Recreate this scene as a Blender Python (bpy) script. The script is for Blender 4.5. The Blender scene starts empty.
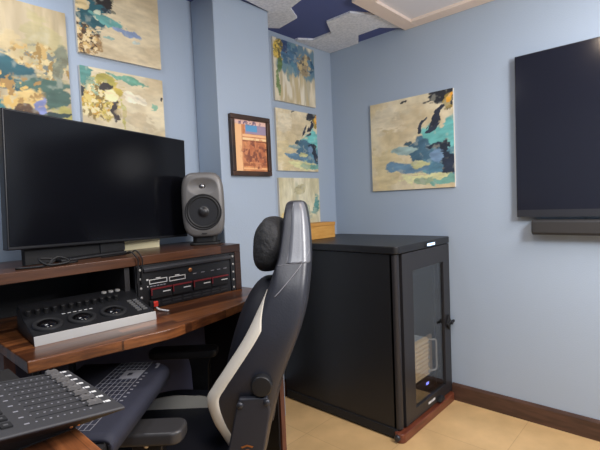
import bpy, bmesh, math, random
import numpy as np
from mathutils import Vector, Matrix
random.seed(7)
PI = math.pi
scene = bpy.context.scene
COL = scene.collection

# ------------------------------------------------------------------ helpers
def lin(c):
    return tuple(((v/255.0)/12.92 if v <= 10 else (((v/255.0)+0.055)/1.055)**2.4) for v in c)

def link(o):
    COL.objects.link(o)
    return o

def thing(name, label, cat, loc=(0, 0, 0), rotz=0.0, group=None):
    o = link(bpy.data.objects.new(name, None))
    o.location = loc
    o.rotation_euler = (0, 0, rotz)
    o.empty_display_size = 0.05
    o['label'] = label
    o['category'] = cat
    if group:
        o['group'] = group
    return o

def tag(o, label, cat, group=None):
    o['label'] = label
    o['category'] = cat
    if group:
        o['group'] = group
    return o

def obj(name, bm, mat, parent=None, smooth=False, bevel=0.0, segs=2, label=None):
    me = bpy.data.meshes.new(name)
    bmesh.ops.recalc_face_normals(bm, faces=bm.faces[:])
    bm.to_mesh(me)
    bm.free()
    o = link(bpy.data.objects.new(name, me))
    if mat:
        me.materials.append(mat)
    if parent:
        o.parent = parent
    if bevel:
        md = o.modifiers.new('bevel', 'BEVEL')
        md.width = bevel
        md.segments = segs
        md.limit_method = 'ANGLE'
        md.angle_limit = math.radians(40)
    if smooth or bevel:
        for p in me.polygons:
            p.use_smooth = True
        if bevel:
            md2 = o.modifiers.new('wn', 'WEIGHTED_NORMAL')
            md2.keep_sharp = False
    if label:
        o['label'] = label
    return o

def struct(name, bm, mat, parent=None, **k):
    o = obj(name, bm, mat, parent, **k)
    if parent is None:
        o['kind'] = 'structure'
    return o

def NB():
    return bmesh.new()

def box(bm, x0, x1, y0, y1, z0, z1, M=None):
    vs = [bm.verts.new((x, y, z)) for x in (x0, x1) for y in (y0, y1) for z in (z0, z1)]
    for f in ((0, 1, 3, 2), (4, 6, 7, 5), (0, 4, 5, 1), (2, 3, 7, 6), (0, 2, 6, 4), (1, 5, 7, 3)):
        bm.faces.new([vs[i] for i in f])
    if M is not None:
        for v in vs:
            v.co = M @ v.co
    return vs

def boxes(*bs):
    bm = NB()
    for b in bs:
        box(bm, *b)
    return bm

def prism(bm, pts, d0, d1, axis='z'):
    """extrude a 2D polygon along an axis"""
    def P(a, b, d):
        return {'z': (a, b, d), 'y': (a, d, b), 'x': (d, a, b)}[axis]
    A = [bm.verts.new(P(a, b, d0)) for a, b in pts]
    B = [bm.verts.new(P(a, b, d1)) for a, b in pts]
    bm.faces.new(A)
    bm.faces.new(B[::-1])
    n = len(pts)
    for i in range(n):
        j = (i+1) % n
        bm.faces.new((A[i], B[i], B[j], A[j]))
    return A+B

def frame_from(d):
    d = Vector(d).normalized()
    up = Vector((0, 0, 1)) if abs(d.z) < 0.95 else Vector((1, 0, 0))
    a = d.cross(up).normalized()
    return d, a, a.cross(d).normalized()

def cyl(bm, p0, p1, r0, r1=None, n=24, cap=True):
    r1 = r0 if r1 is None else r1
    p0, p1 = Vector(p0), Vector(p1)
    d, a, b = frame_from(p1-p0)
    A, B = [], []
    for i in range(n):
        t = 2*PI*i/n
        e = a*math.cos(t)+b*math.sin(t)
        A.append(bm.verts.new(p0+e*r0))
        B.append(bm.verts.new(p1+e*r1))
    for i in range(n):
        j = (i+1) % n
        bm.faces.new((A[i], A[j], B[j], B[i]))
    if cap:
        bm.faces.new(A[::-1])
        bm.faces.new(B)

def lathe(bm, o, d, prof, n=40):
    """prof: list of (distance along d, radius)"""
    o = Vector(o)
    d, a, b = frame_from(d)
    rings = []
    for h, r in prof:
        if r < 1e-6:
            rings.append([bm.verts.new(o+d*h)])
        else:
            rings.append([bm.verts.new(o+d*h+(a*math.cos(2*PI*i/n)+b*math.sin(2*PI*i/n))*r) for i in range(n)])
    for R, S in zip(rings, rings[1:]):
        for i in range(n):
            j = (i+1) % n
            if len(R) == 1 and len(S) == 1:
                continue
            if len(R) == 1:
                bm.faces.new((R[0], S[i], S[j]))
            elif len(S) == 1:
                bm.faces.new((R[i], R[j], S[0]))
            else:
                bm.faces.new((R[i], R[j], S[j], S[i]))

def catmull(pts, n=8, closed=False):
    P = [np.array(p, float) for p in pts]
    out = []
    m = len(P)
    rng = range(m) if closed else range(m-1)
    for i in rng:
        if closed:
            p0, p1, p2, p3 = P[i-1], P[i], P[(i+1) % m], P[(i+2) % m]
        else:
            p0, p1, p2, p3 = P[max(i-1, 0)], P[i], P[i+1], P[min(i+2, m-1)]
        for k in range(n):
            t = k/n
            out.append(0.5*((2*p1)+(-p0+p2)*t+(2*p0-5*p1+4*p2-p3)*t*t+(-p0+3*p1-3*p2+p3)*t**3))
    if not closed:
        out.append(P[-1])
    return out

def tube(bm, pts, r, n=8, smooth=6):
    P = [Vector(p) for p in (catmull(pts, smooth) if smooth else pts)]
    rings = []
    for i, p in enumerate(P):
        d = (P[min(i+1, len(P)-1)]-P[max(i-1, 0)])
        d, a, b = frame_from(d)
        rings.append([bm.verts.new(p+(a*math.cos(2*PI*k/n)+b*math.sin(2*PI*k/n))*r) for k in range(n)])
    for R, S in zip(rings, rings[1:]):
        # keep rings aligned
        off = min(range(n), key=lambda o: sum((R[k].co-S[(k+o) % n].co).length for k in range(n)))
        S[:] = S[off:]+S[:off]
        for i in range(n):
            j = (i+1) % n
            bm.faces.new((R[i], R[j], S[j], S[i]))
    bm.faces.new(rings[0][::-1])
    bm.faces.new(rings[-1])

# ------------------------------------------------------------------ materials
def mat(name, col, rough=0.5, metal=0.0, spec=0.5, emit=None, estr=0.0, coat=0.0):
    m = bpy.data.materials.new(name)
    m.use_nodes = True
    b = m.node_tree.nodes['Principled BSDF']
    b.inputs['Base Color'].default_value = (*col, 1)
    b.inputs['Roughness'].default_value = rough
    b.inputs['Metallic'].default_value = metal
    b.inputs['Specular IOR Level'].default_value = spec
    b.inputs['Coat Weight'].default_value = coat
    if emit:
        b.inputs['Emission Color'].default_value = (*emit, 1)
        b.inputs['Emission Strength'].default_value = estr
    return m

def nodes(m):
    nt = m.node_tree
    return nt, nt.nodes, nt.links, nt.nodes['Principled BSDF']

def add_bump(m, scale, strength, dist=0.002, detail=3.0, voronoi=False):
    nt, N, L, b = nodes(m)
    tc = N.new('ShaderNodeTexCoord')
    if voronoi:
        t = N.new('ShaderNodeTexVoronoi')
        t.feature = 'SMOOTH_F1'
        t.inputs['Scale'].default_value = scale
        out = t.outputs['Distance']
    else:
        t = N.new('ShaderNodeTexNoise')
        t.inputs['Scale'].default_value = scale
        t.inputs['Detail'].default_value = detail
        out = t.outputs['Fac']
    L.new(tc.outputs['Object'], t.inputs['Vector'])
    bp = N.new('ShaderNodeBump')
    bp.inputs['Strength'].default_value = strength
    bp.inputs['Distance'].default_value = dist
    L.new(out, bp.inputs['Height'])
    L.new(bp.outputs['Normal'], b.inputs['Normal'])
    return m

def add_mottle(m, c0, c1, scale, detail=4.0, lo=0.35, hi=0.65, stretch=(1, 1, 1)):
    nt, N, L, b = nodes(m)
    tc = N.new('ShaderNodeTexCoord')
    mp = N.new('ShaderNodeMapping')
    mp.inputs['Scale'].default_value = stretch
    t = N.new('ShaderNodeTexNoise')
    t.inputs['Scale'].default_value = scale
    t.inputs['Detail'].default_value = detail
    r = N.new('ShaderNodeValToRGB')
    r.color_ramp.elements[0].position = lo
    r.color_ramp.elements[0].color = (*c0, 1)
    r.color_ramp.elements[1].position = hi
    r.color_ramp.elements[1].color = (*c1, 1)
    L.new(tc.outputs['Object'], mp.inputs['Vector'])
    L.new(mp.outputs['Vector'], t.inputs['Vector'])
    L.new(t.outputs['Fac'], r.inputs['Fac'])
    L.new(r.outputs['Color'], b.inputs['Base Color'])
    return m

def wood(name, dark, mid, light, stave=0.045, rot=0.0, rough=0.3, length=0.5):
    """butcher-block staves running along object X (rot turns them)"""
    m = mat(name, mid, rough)
    nt, N, L, b = nodes(m)
    tc = N.new('ShaderNodeTexCoord')
    mp = N.new('ShaderNodeMapping')
    mp.inputs['Rotation'].default_value = (0, 0, rot)
    L.new(tc.outputs['Object'], mp.inputs['Vector'])
    br = N.new('ShaderNodeTexBrick')
    br.inputs['Scale'].default_value = 1.0
    br.inputs['Brick Width'].default_value = length
    br.inputs['Row Height'].default_value = stave
    br.inputs['Mortar Size'].default_value = 0.0006
    br.inputs['Mortar Smooth'].default_value = 0.2
    br.inputs['Bias'].default_value = 0.0
    br.offset = 0.37
    br.inputs['Color1'].default_value = (0, 0, 0, 1)
    br.inputs['Color2'].default_value = (1, 1, 1, 1)
    br.inputs['Mortar'].default_value = (0, 0, 0, 1)
    L.new(mp.outputs['Vector'], br.inputs['Vector'])
    mp2 = N.new('ShaderNodeMapping')
    mp2.inputs['Scale'].default_value = (1.0, 14.0, 14.0)
    L.new(mp.outputs['Vector'], mp2.inputs['Vector'])
    gr = N.new('ShaderNodeTexNoise')
    gr.inputs['Scale'].default_value = 5.0
    gr.inputs['Detail'].default_value = 6.0
    gr.inputs['Roughness'].default_value = 0.65
    L.new(mp2.outputs['Vector'], gr.inputs['Vector'])
    mixf = N.new('ShaderNodeMath')
    mixf.operation = 'MULTIPLY_ADD'
    L.new(br.outputs['Color'], mixf.inputs[0])
    mixf.inputs[1].default_value = 0.45
    L.new(gr.outputs['Fac'], mixf.inputs[2])
    r = N.new('ShaderNodeValToRGB')
    e = r.color_ramp.elements
    e[0].position = 0.35
    e[0].color = (*dark, 1)
    e[1].position = 1.05
    e[1].color = (*light, 1)
    k = e.new(0.65)
    k.color = (*mid, 1)
    L.new(mixf.outputs[0], r.inputs['Fac'])
    L.new(r.outputs['Color'], b.inputs['Base Color'])
    return m

M_wall = add_bump(mat('wall_paint', lin((163, 178, 195)), 0.42, spec=0.45), 150, 0.35, 0.0022, 2.0)
M_ceil = add_bump(mat('ceiling_navy', lin((78, 90, 142)), 0.8), 90, 0.2)
M_white_wall = mat('white_paint', lin((205, 203, 198)), 0.7)
M_acoustic = add_bump(add_mottle(mat('acoustic_grey', lin((170, 168, 166)), 0.95), lin((206, 212, 222)), lin((230, 234, 242)), 60), 140, 0.6, 0.004)
M_trimbeige = add_bump(mat('beige_frame', lin((228, 212, 200)), 0.6), 40, 0.1)
M_diffuser = mat('diffuser_white', lin((222, 222, 228)), 0.6)
M_base = add_mottle(mat('baseboard_brown', lin((74, 52, 42)), 0.45), lin((66, 46, 36)), lin((86, 60, 48)), 9, stretch=(6, 0.8, 6))

def floor_material():
    m = mat('floor_tan_tile', lin((205, 170, 118)), 0.38)
    nt, N, L, b = nodes(m)
    tc = N.new('ShaderNodeTexCoord')
    mp = N.new('ShaderNodeMapping')
    mp.inputs['Location'].default_value = (0.1, 0.2, 0)
    L.new(tc.outputs['Object'], mp.inputs['Vector'])
    br = N.new('ShaderNodeTexBrick')
    br.offset = 0.0
    br.inputs['Scale'].default_value = 1
    br.inputs['Brick Width'].default_value = 0.457
    br.inputs['Row Height'].default_value = 0.457
    br.inputs['Mortar Size'].default_value = 0.0022
    br.inputs['Color1'].default_value = (*lin((206, 172, 122)), 1)
    br.inputs['Color2'].default_value = (*lin((214, 180, 128)), 1)
    br.inputs['Mortar'].default_value = (*lin((190, 156, 110)), 1)
    L.new(mp.outputs['Vector'], br.inputs['Vector'])
    n = N.new('ShaderNodeTexNoise')
    n.inputs['Scale'].default_value = 5
    n.inputs['Detail'].default_value = 5
    L.new(tc.outputs['Object'], n.inputs['Vector'])
    r = N.new('ShaderNodeValToRGB')
    r.color_ramp.elements[0].position = 0.3
    r.color_ramp.elements[0].color = (0.82, 0.80, 0.78, 1)
    r.color_ramp.elements[1].position = 0.7
    r.color_ramp.elements[1].color = (1.08, 1.06, 1.04, 1)
    L.new(n.outputs['Fac'], r.inputs['Fac'])
    mx = N.new('ShaderNodeMix')
    mx.data_type = 'RGBA'
    mx.blend_type = 'MULTIPLY'
    mx.inputs['Factor'].default_value = 1
    L.new(br.outputs['Color'], mx.inputs['A'])
    L.new(r.outputs['Color'], mx.inputs['B'])
    L.new(mx.outputs['Result'], b.inputs['Base Color'])
    return m
M_floor = floor_material()

W_DARK, W_MID, W_LIGHT = lin((44, 24, 15)), lin((84, 48, 28)), lin((140, 86, 48))
M_desk = wood('walnut_top', W_DARK, W_MID, W_LIGHT, 0.04, 0.0, 0.28)
M_desk_arm = wood('walnut_arm', lin((56, 30, 18)), lin((98, 56, 32)), lin((150, 92, 54)), 0.04, PI/2, 0.35)
M_shelf = wood('walnut_shelf', lin((34, 20, 15)), lin((58, 36, 25)), lin((92, 58, 38)), 0.09, 0.0, 0.3, 0.9)
M_endpanel = add_mottle(mat('end_panel_wood', lin((84, 50, 40)), 0.4), lin((66, 38, 30)), lin((104, 62, 48)), 5, stretch=(8, 8, 1))
M_darkpanel = mat('dark_panel', lin((28, 26, 28)), 0.6)
M_black = mat('black_plastic', lin((22, 23, 26)), 0.45)
M_blackmatte = mat('black_matte', lin((18, 19, 22)), 0.7)
M_mat = add_bump(mat('black_mat_cloth', lin((38, 40, 54)), 0.75), 600, 0.15)
M_screen = mat('screen_glass', lin((13, 14, 19)), 0.15, spec=0.25)
M_tvscreen = mat('tv_glass', lin((31, 33, 43)), 0.14, spec=0.35)
M_bezel = mat('bezel', lin((26, 27, 31)), 0.35)
M_bezel2 = mat('bezel_strip', lin((62, 64, 70)), 0.35, 0.5)
M_cab = add_bump(mat('cabinet_black', lin((25, 26, 29)), 0.42), 300, 0.05)
M_cabdoor = mat('cabinet_door', lin((38, 37, 40)), 0.42)
M_leather = add_bump(mat('black_leather', lin((34, 36, 45)), 0.42, spec=0.7), 180, 0.25, 0.001, voronoi=True)
M_leather2 = add_bump(mat('navy_black_fabric', lin((24, 26, 36)), 0.65), 300, 0.2, 0.001)
M_pillow = add_bump(mat('pillow_fabric', lin((44, 45, 47)), 0.8), 22, 0.8, 0.02, 4)
M_trim = add_bump(mat('white_trim', lin((222, 216, 202)), 0.5), 200, 0.2, 0.001, voronoi=True)
M_stitch = mat('stitch', lin((128, 128, 134)), 0.8)
M_speaker = mat('speaker_grey', lin((112, 110, 108)), 0.42, 0.2)
M_cone = mat('woofer_cone', lin((34, 34, 36)), 0.38)
M_rubber = mat('rubber', lin((20, 20, 21)), 0.55)
M_chrome = mat('chrome', (0.75, 0.75, 0.78), 0.18, 1.0)
M_copper = mat('copper', lin((190, 130, 84)), 0.35, 0.9)
M_white = mat('white_print', lin((222, 222, 220)), 0.6)
M_greyprint = mat('grey_print', lin((136, 136, 142)), 0.7)
M_red = mat('red_trim', lin((118, 32, 38)), 0.55)
M_redhot = mat('red_plastic', lin((214, 54, 40)), 0.45)
M_silver = mat('silver', lin((180, 178, 174)), 0.42, 0.35)
M_console = mat('console_grey', lin((54, 54, 57)), 0.55)
M_consoleside = mat('console_side', lin((44, 41, 40)), 0.55)
M_cap = mat('fader_cap_grey', lin((104, 101, 100)), 0.5)
M_box = add_mottle(mat('amber_card', lin((206, 152, 74)), 0.7), lin((198, 144, 68)), lin((212, 160, 84)), 12, stretch=(1, 1, 5))
M_cream = mat('cream_card', lin((226, 216, 176)), 0.6)
M_plinth = add_mottle(mat('plinth_redwood', lin((122, 66, 44)), 0.35), lin((92, 46, 32)), lin((122, 66, 46)), 6, stretch=(1, 8, 8))
M_grille = mat('beige_metal', lin((240, 216, 178)), 0.45, 0.1)
M_mesh = mat('inner_mesh', lin((160, 166, 166)), 0.6)
M_led = mat('led_white_blue', (0.6, 0.8, 1), 0.4, emit=(0.45, 0.68, 1.0), estr=1.6)
M_ledblue = mat('led_blue', (0.2, 0.25, 1), 0.4, emit=(0.25, 0.28, 1.0), estr=1.6)
M_frame = add_mottle(mat('frame_dark_wood', lin((52, 36, 28)), 0.4), lin((40, 28, 22)), lin((70, 46, 32)), 10)

def glass_material():
    m = bpy.data.materials.new('smoked_glass')
    m.use_nodes = True
    nt = m.node_tree
    N, L = nt.nodes, nt.links
    N.clear()
    out = N.new('ShaderNodeOutputMaterial')
    tr = N.new('ShaderNodeBsdfTransparent')
    tr.inputs['Color'].default_value = (0.86, 0.87, 0.87, 1)
    gl = N.new('ShaderNodeBsdfGlossy')
    gl.inputs['Roughness'].default_value = 0.06
    gl.inputs['Color'].default_value = (0.9, 0.9, 0.9, 1)
    lw = N.new('ShaderNodeLayerWeight')
    lw.inputs['Blend'].default_value = 0.5
    pw = N.new('ShaderNodeMath')
    pw.operation = 'POWER'
    L.new(lw.outputs['Facing'], pw.inputs[0])
    pw.inputs[1].default_value = 4.0
    fr = N.new('ShaderNodeMath')
    fr.operation = 'MULTIPLY_ADD'
    L.new(pw.outputs[0], fr.inputs[0])
    fr.inputs[1].default_value = 0.6
    fr.inputs[2].default_value = 0.09
    mx = N.new('ShaderNodeMixShader')
    L.new(fr.outputs[0], mx.inputs[0])
    L.new(tr.outputs[0], mx.inputs[1])
    L.new(gl.outputs[0], mx.inputs[2])
    L.new(mx.outputs[0], out.inputs[0])
    return m
M_glass = glass_material()

# ------------------------------------------------------------------ camera (pose solved from the vanishing points)
EYE = 1.311
f_px = 430.2
Xc = np.array([0.67935316, -0.06793532, 0.73066003])
Yc = np.array([-0.73256376, -0.00474663, 0.68068187])
Zc = np.array([-0.04277416, -0.99767844, -0.05299159])
right = Vector((Xc[0], Yc[0], Zc[0]))
down = Vector((Xc[1], Yc[1], Zc[1]))
fwd = Vector((Xc[2], Yc[2], Zc[2]))
cd = bpy.data.cameras.new('camera')
cd.sensor_width = 36
cd.lens = 36*f_px/600
cd.clip_start = 0.02
cam = link(bpy.data.objects.new('camera', cd))
mw = Matrix.Identity(4)
for i in range(3):
    mw[i][0] = right[i]
    mw[i][1] = -down[i]
    mw[i][2] = -fwd[i]
mw[2][3] = EYE
cam.matrix_world = mw
scene.camera = cam

# ------------------------------------------------------------------ room shell
XW, YW, ZC = 2.633, 2.065, 2.44
X0, Y0 = -1.9, -2.3
struct('floor', boxes((X0, XW, Y0, YW, -0.05, 0)), M_floor)
struct('ceiling', boxes((X0, XW, Y0, YW, ZC, ZC+0.05)), M_ceil)
struct('wall_left', boxes((X0, XW+0.1, YW, YW+0.1, 0, ZC)), M_wall)
struct('wall_right', boxes((XW, XW+0.1, Y0, YW, 0, ZC)), M_wall)
struct('wall_rear', boxes((X0, XW, Y0-0.1, Y0, 0, ZC)), M_wall)
struct('wall_near', boxes((X0-0.1, X0, Y0, YW, 0, ZC)), M_wall)
struct('wall_pillar', boxes((1.405, 1.800, 1.862, YW, 0, ZC)), M_wall, bevel=0.006)
bm = NB()
prism(bm, [(XW, 0), (XW-0.014, 0), (XW-0.014, 0.095), (XW-0.008, 0.108), (XW, 0.11)], Y0, 1.164, 'y')
struct('baseboard_right', bm, M_base)
bm = NB()
prism(bm, [(YW, 0), (YW-0.014, 0), (YW-0.014, 0.095), (YW-0.008, 0.108), (YW, 0.11)], 1.8, XW, 'x')
struct('baseboard_left', bm, M_base)

# acoustic panels glued to the ceiling
def acoustic(pts, label):
    bm = NB()
    prism(bm, pts, ZC-0.012, ZC, 'z')
    o = obj('acoustic_panel', bm, M_acoustic)
    tag(o, label, 'acoustic panel', 'grey acoustic panels on the ceiling')
acoustic([(1.34, 1.80), (1.80, 1.85), (1.80, 1.92), (1.955, 2.02), (2.01, 1.98), (1.985, 1.80), (1.86, 1.735), (1.83, 1.62), (1.55, 1.48), (1.34, 1.60)],
         'grey textured acoustic panel on the ceiling at the top of the wall pillar')
acoustic([(2.17, 1.72), (2.17, 1.54), (2.32, 1.45), (2.63, 1.438), (2.50, 1.54), (2.50, 1.71), (2.628, 1.80), (2.628, 2.06), (2.24, 2.06), (2.24, 2.03), (2.33, 1.97), (2.33, 1.81)],
         'grey textured zigzag acoustic panel in the far ceiling corner of the room')
# framed ceiling panel against the right wall
t = thing('ceiling_light', 'beige framed ceiling light panel with white diffuser above the right wall', 'ceiling light', (2.33, 0.83, ZC))
def rel(o, x0, x1, y0, y1, z0, z1):
    return (x0-o.location.x, x1-o.location.x, y0-o.location.y, y1-o.location.y, z0-o.location.z, z1-o.location.z)
obj('frame', boxes(rel(t, 2.035, XW-0.002, 1.335, 1.43, ZC-0.03, ZC), rel(t, 2.035, XW-0.002, 0.22, 0.315, ZC-0.03, ZC),
                   rel(t, 2.535, XW-0.002, 0.315, 1.335, ZC-0.03, ZC), rel(t, 2.035, 2.13, 0.315, 1.335, ZC-0.03, ZC)), M_trimbeige, t, bevel=0.003)
obj('diffuser', boxes(rel(t, 2.13, 2.535, 0.315, 1.335, ZC-0.012, ZC)), M_diffuser, t)

# ------------------------------------------------------------------ painted canvases
def vnoise(u, v, seed, octaves=4):
    rng = np.random.RandomState(seed)
    tot = np.zeros_like(u)
    amp, s = 1.0, 1.0
    for o in range(octaves):
        g = rng.rand(64, 64)
        x, y = u*s, v*s
        xi, yi = np.floor(x).astype(int), np.floor(y).astype(int)
        fx, fy = x-xi, y-yi
        fx, fy = fx*fx*(3-2*fx), fy*fy*(3-2*fy)
        a = g[xi % 64, yi % 64]
        b = g[(xi+1) % 64, yi % 64]
        c = g[xi % 64, (yi+1) % 64]
        d = g[(xi+1) % 64, (yi+1) % 64]
        tot += amp*((a*(1-fx)+b*fx)*(1-fy)+(c*(1-fx)+d*fx)*fy - 0.5)
        amp *= 0.55
        s *= 2.07
    return tot

def sstep(a, b, x):
    t = np.clip((x-a)/(b-a), 0, 1)
    return t*t*(3-2*t)

class Paint:
    """colours laid on a canvas in u (0 left..1 right) and v (0 bottom..1 top)"""
    def __init__(s, seed, base, base2, su=3, sv=3, n=190):
        s.n, s.seed = n, seed
        k = np.linspace(0, 1, n+1)
        s.u, s.v = np.meshgrid(k, k)
        w = sstep(-0.35, 0.35, vnoise(s.u*su, s.v*sv, seed))[..., None]
        s.c = np.array(lin(base))*(1-w)+np.array(lin(base2))*w
        g = 1.06+0.24*vnoise(s.u*su*4, s.v*sv*4, seed+1)[..., None]
        s.c = s.c*g
        s.k = 0
    def blend(s, mask, col):
        s.c = s.c*(1-mask[..., None])+np.array(lin(col))*mask[..., None]
    def blob(s, cu, cv, ru, rv, col, ang=0, warp=0.6, fr=7, op=1.0, soft=0.10):
        s.k += 1
        a = math.radians(ang)
        wu = s.u+0.05*vnoise(s.u*9, s.v*9, s.seed*41+s.k*3, 4)
        wv = s.v+0.04*vnoise(s.u*9+5, s.v*9+2, s.seed*43+s.k*3, 4)
        du, dv = wu-cu, wv-cv
        x = (du*math.cos(a)+dv*math.sin(a))/ru
        y = (-du*math.sin(a)+dv*math.cos(a))/rv
        d = np.sqrt(x*x+y*y)+warp*vnoise(s.u*fr, s.v*fr, s.seed*31+s.k*7, 6)
        # dry brush: thin long bristle gaps eat into the edges
        ca, sa_ = math.cos(a), math.sin(a)
        bu, bv = s.u*ca+s.v*sa_, -s.u*sa_+s.v*ca
        br = vnoise(bu*7+3, bv*34+7, s.seed*37+s.k*3, 3)
        d = d+0.75*warp*np.maximum(br, 0)*sstep(0.2, 0.9, d)*1.6
        m = (1-sstep(1-soft, 1+soft, d))*op
        tone = 1+0.45*vnoise(bu*6+1, bv*20+4, s.seed*53+s.k, 4)
        c = np.array(lin(col))[None, None, :]*np.clip(tone, 0.5, 1.7)[..., None]
        light = np.array(lin((206, 206, 186)))
        mixl = (0.35*sstep(0.15, 0.5, vnoise(s.u*14, s.v*14, s.seed*59+s.k, 3)))[..., None]
        c = c*(1-mixl)+light*mixl*0.8
        s.c = s.c*(1-m[..., None])+c*m[..., None]
        return s
    def speck(s, cu, cv, ru, rv, cols, fr=16, dens=0.1):
        for i, c in enumerate(cols):
            s.k += 1
            d = np.sqrt(((s.u-cu)/ru)**2+((s.v-cv)/rv)**2)+0.5*vnoise(s.u*6, s.v*6, s.seed*17+s.k)
            n = vnoise(s.u*fr, s.v*fr, s.seed*13+s.k*5, 3)
            s.blend((1-sstep(0.8, 1.1, d))*sstep(dens, dens+0.12, n), c)
        return s
    def streaks(s, v0, v1, cols, fr=9, th=0.12, op=0.7):
        for c in cols:
            s.k += 1
            n = vnoise(s.u*fr, s.v*1.2, s.seed*11+s.k*3, 3)
            edge = vnoise(s.u*6, s.v*0+0.5, s.seed*19+s.k, 3)*0.3
            band = sstep(v0-0.03, v0+0.06, s.v+edge)*(1-sstep(v1-0.06, v1+0.03, s.v+edge))
            s.blend(sstep(th, th+0.2, n)*band*op, c)
        return s

M_canvas = bpy.data.materials.new('canvas_paint')
M_canvas.use_nodes = True
_nt, _N, _L, _b = nodes(M_canvas)
_a = _N.new('ShaderNodeVertexColor')
_a.layer_name = 'paint'
_L.new(_a.outputs['Color'], _b.inputs['Base Color'])
_b.inputs['Roughness'].default_value = 0.55
add_bump(M_canvas, 45, 0.25, 0.003, 5)
M_canvas_side = mat('canvas_edge', lin((214, 210, 200)), 0.8)

def painted_panel(name, P, w, h, mt, parent):
    """front surface in local X (0..w), Z (0..h), facing -Y, colours as paint pigment"""
    n = P.n
    me = bpy.data.meshes.new(name)
    verts = [(w*i/n, 0.0, h*j/n) for j in range(n+1) for i in range(n+1)]
    faces = [(j*(n+1)+i, j*(n+1)+i+1, (j+1)*(n+1)+i+1, (j+1)*(n+1)+i) for j in range(n) for i in range(n)]
    me.from_pydata(verts, [], faces)
    at = me.color_attributes.new('paint', 'FLOAT_COLOR', 'POINT')
    c = np.ones(((n+1)*(n+1), 4), np.float32)
    c[:, :3] = np.clip(P.c*np.array((1.16, 1.18, 1.2)), 0, 0.9).reshape(-1, 3)
    at.data.foreach_set('color', c.ravel())
    me.materials.append(mt)
    o = link(bpy.data.objects.new(name, me))
    o.parent = parent
    return o

def canvas(P, label, w, h, loc, rotz, depth=0.016, group='abstract canvases on the walls'):
    t = thing('canvas_painting', label, 'painting', loc, rotz, group)
    obj('stretcher', boxes((0, w, -depth+0.0006, 0, 0, h)), M_canvas_side, t)
    p = painted_panel('painted_canvas', P, w, h, M_canvas, t)
    p.location = (0, -depth, 0)
    return t

BG1, BG2 = (206, 190, 158), (178, 160, 128)
TEAL, DTEAL, GOLD, OCHRE = (62, 122, 122), (38, 84, 92), (196, 152, 56), (160, 116, 44)
NAVY, AQUA, LAV, OLIVE, CHAR = (36, 46, 66), (104, 176, 172), (128, 144, 180), (140, 140, 84), (40, 36, 34)
SAGE = (150, 170, 140)

A = Paint(3, (188, 172, 140), (166, 148, 112), 7, 1.2)
A.streaks(0.45, 1.0, [(204, 188, 156), (150, 134, 104), (176, 160, 130)], 8, 0.08, 0.6)
A.blob(0.86, 0.66, 0.14, 0.3, (170, 160, 112), op=0.6).blob(0.62, 0.66, 0.1, 0.12, (196, 174, 124), op=0.5)
A.speck(0.8, 0.60, 0.24, 0.13, [(188, 156, 96), (206, 186, 136), (110, 116, 108), (150, 120, 66)], 26, 0.14)
A.blob(0.62, 0.50, 0.17, 0.11, DTEAL, -12).blob(0.55, 0.26, 0.14, 0.07, TEAL)
A.blob(0.85, 0.42, 0.17, 0.13, (70, 100, 88)).blob(0.93, 0.56, 0.05, 0.16, (98, 110, 96), op=0.8)
A.blob(0.66, 0.33, 0.13, 0.09, (206, 176, 112)).blob(0.78, 0.26, 0.055, 0.11, (126, 134, 176))
A.blob(0.70, 0.22, 0.07, 0.07, (88, 62, 40)).blob(0.97, 0.24, 0.14, 0.1, (176, 166, 92))
A.blob(0.9, 0.25, 0.13, 0.03, (34, 56, 56), 10)
A.speck(0.64, 0.39, 0.17, 0.12, [(210, 172, 96), (160, 124, 70)], 24, 0.12)
canvas(A, 'large abstract canvas with beige top and teal blue ochre base behind the monitor', 0.603, 0.603, (0.140, YW, 1.580), 0)

B = Paint(5, (202, 186, 152), (184, 166, 132), 2, 5)
B.blob(0.26, 0.68, 0.24, 0.14, (84, 80, 46), -8).blob(0.3, 0.63, 0.14, 0.08, CHAR).blob(0.08, 0.70, 0.12, 0.07, (70, 74, 96)).blob(0.5, 0.9, 0.3, 0.1, (92, 84, 52))
B.blob(0.14, 0.42, 0.17, 0.20, DTEAL, 20).blob(0.06, 0.52, 0.07, 0.07, (200, 178, 130)).blob(0.22, 0.46, 0.05, 0.05, (190, 196, 170))
B.blob(0.36, 0.54, 0.07, 0.03, (36, 52, 60), 15).blob(0.36, 0.42, 0.2, 0.055, (96, 150, 142), -14).blob(0.6, 0.35, 0.2, 0.04, (124, 140, 168), -14)
B.blob(0.36, 0.24, 0.08, 0.025, (134, 160, 146)).blob(0.42, 0.54, 0.04, 0.02, (120, 116, 96))
B.blob(0.08, 0.14, 0.15, 0.17, (150, 118, 74)).speck(0.08, 0.15, 0.18, 0.18, [(92, 66, 40), (204, 172, 110), (70, 54, 38), (214, 192, 146)], 26, 0.08)
B.blob(0.68, 0.27, 0.06, 0.02, (206, 214, 200))
canvas(B, 'upper abstract canvas with dark olive and teal streaks, left of the pillar', 0.408, 0.408, (0.7885, YW, 2.027), 0)

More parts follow.
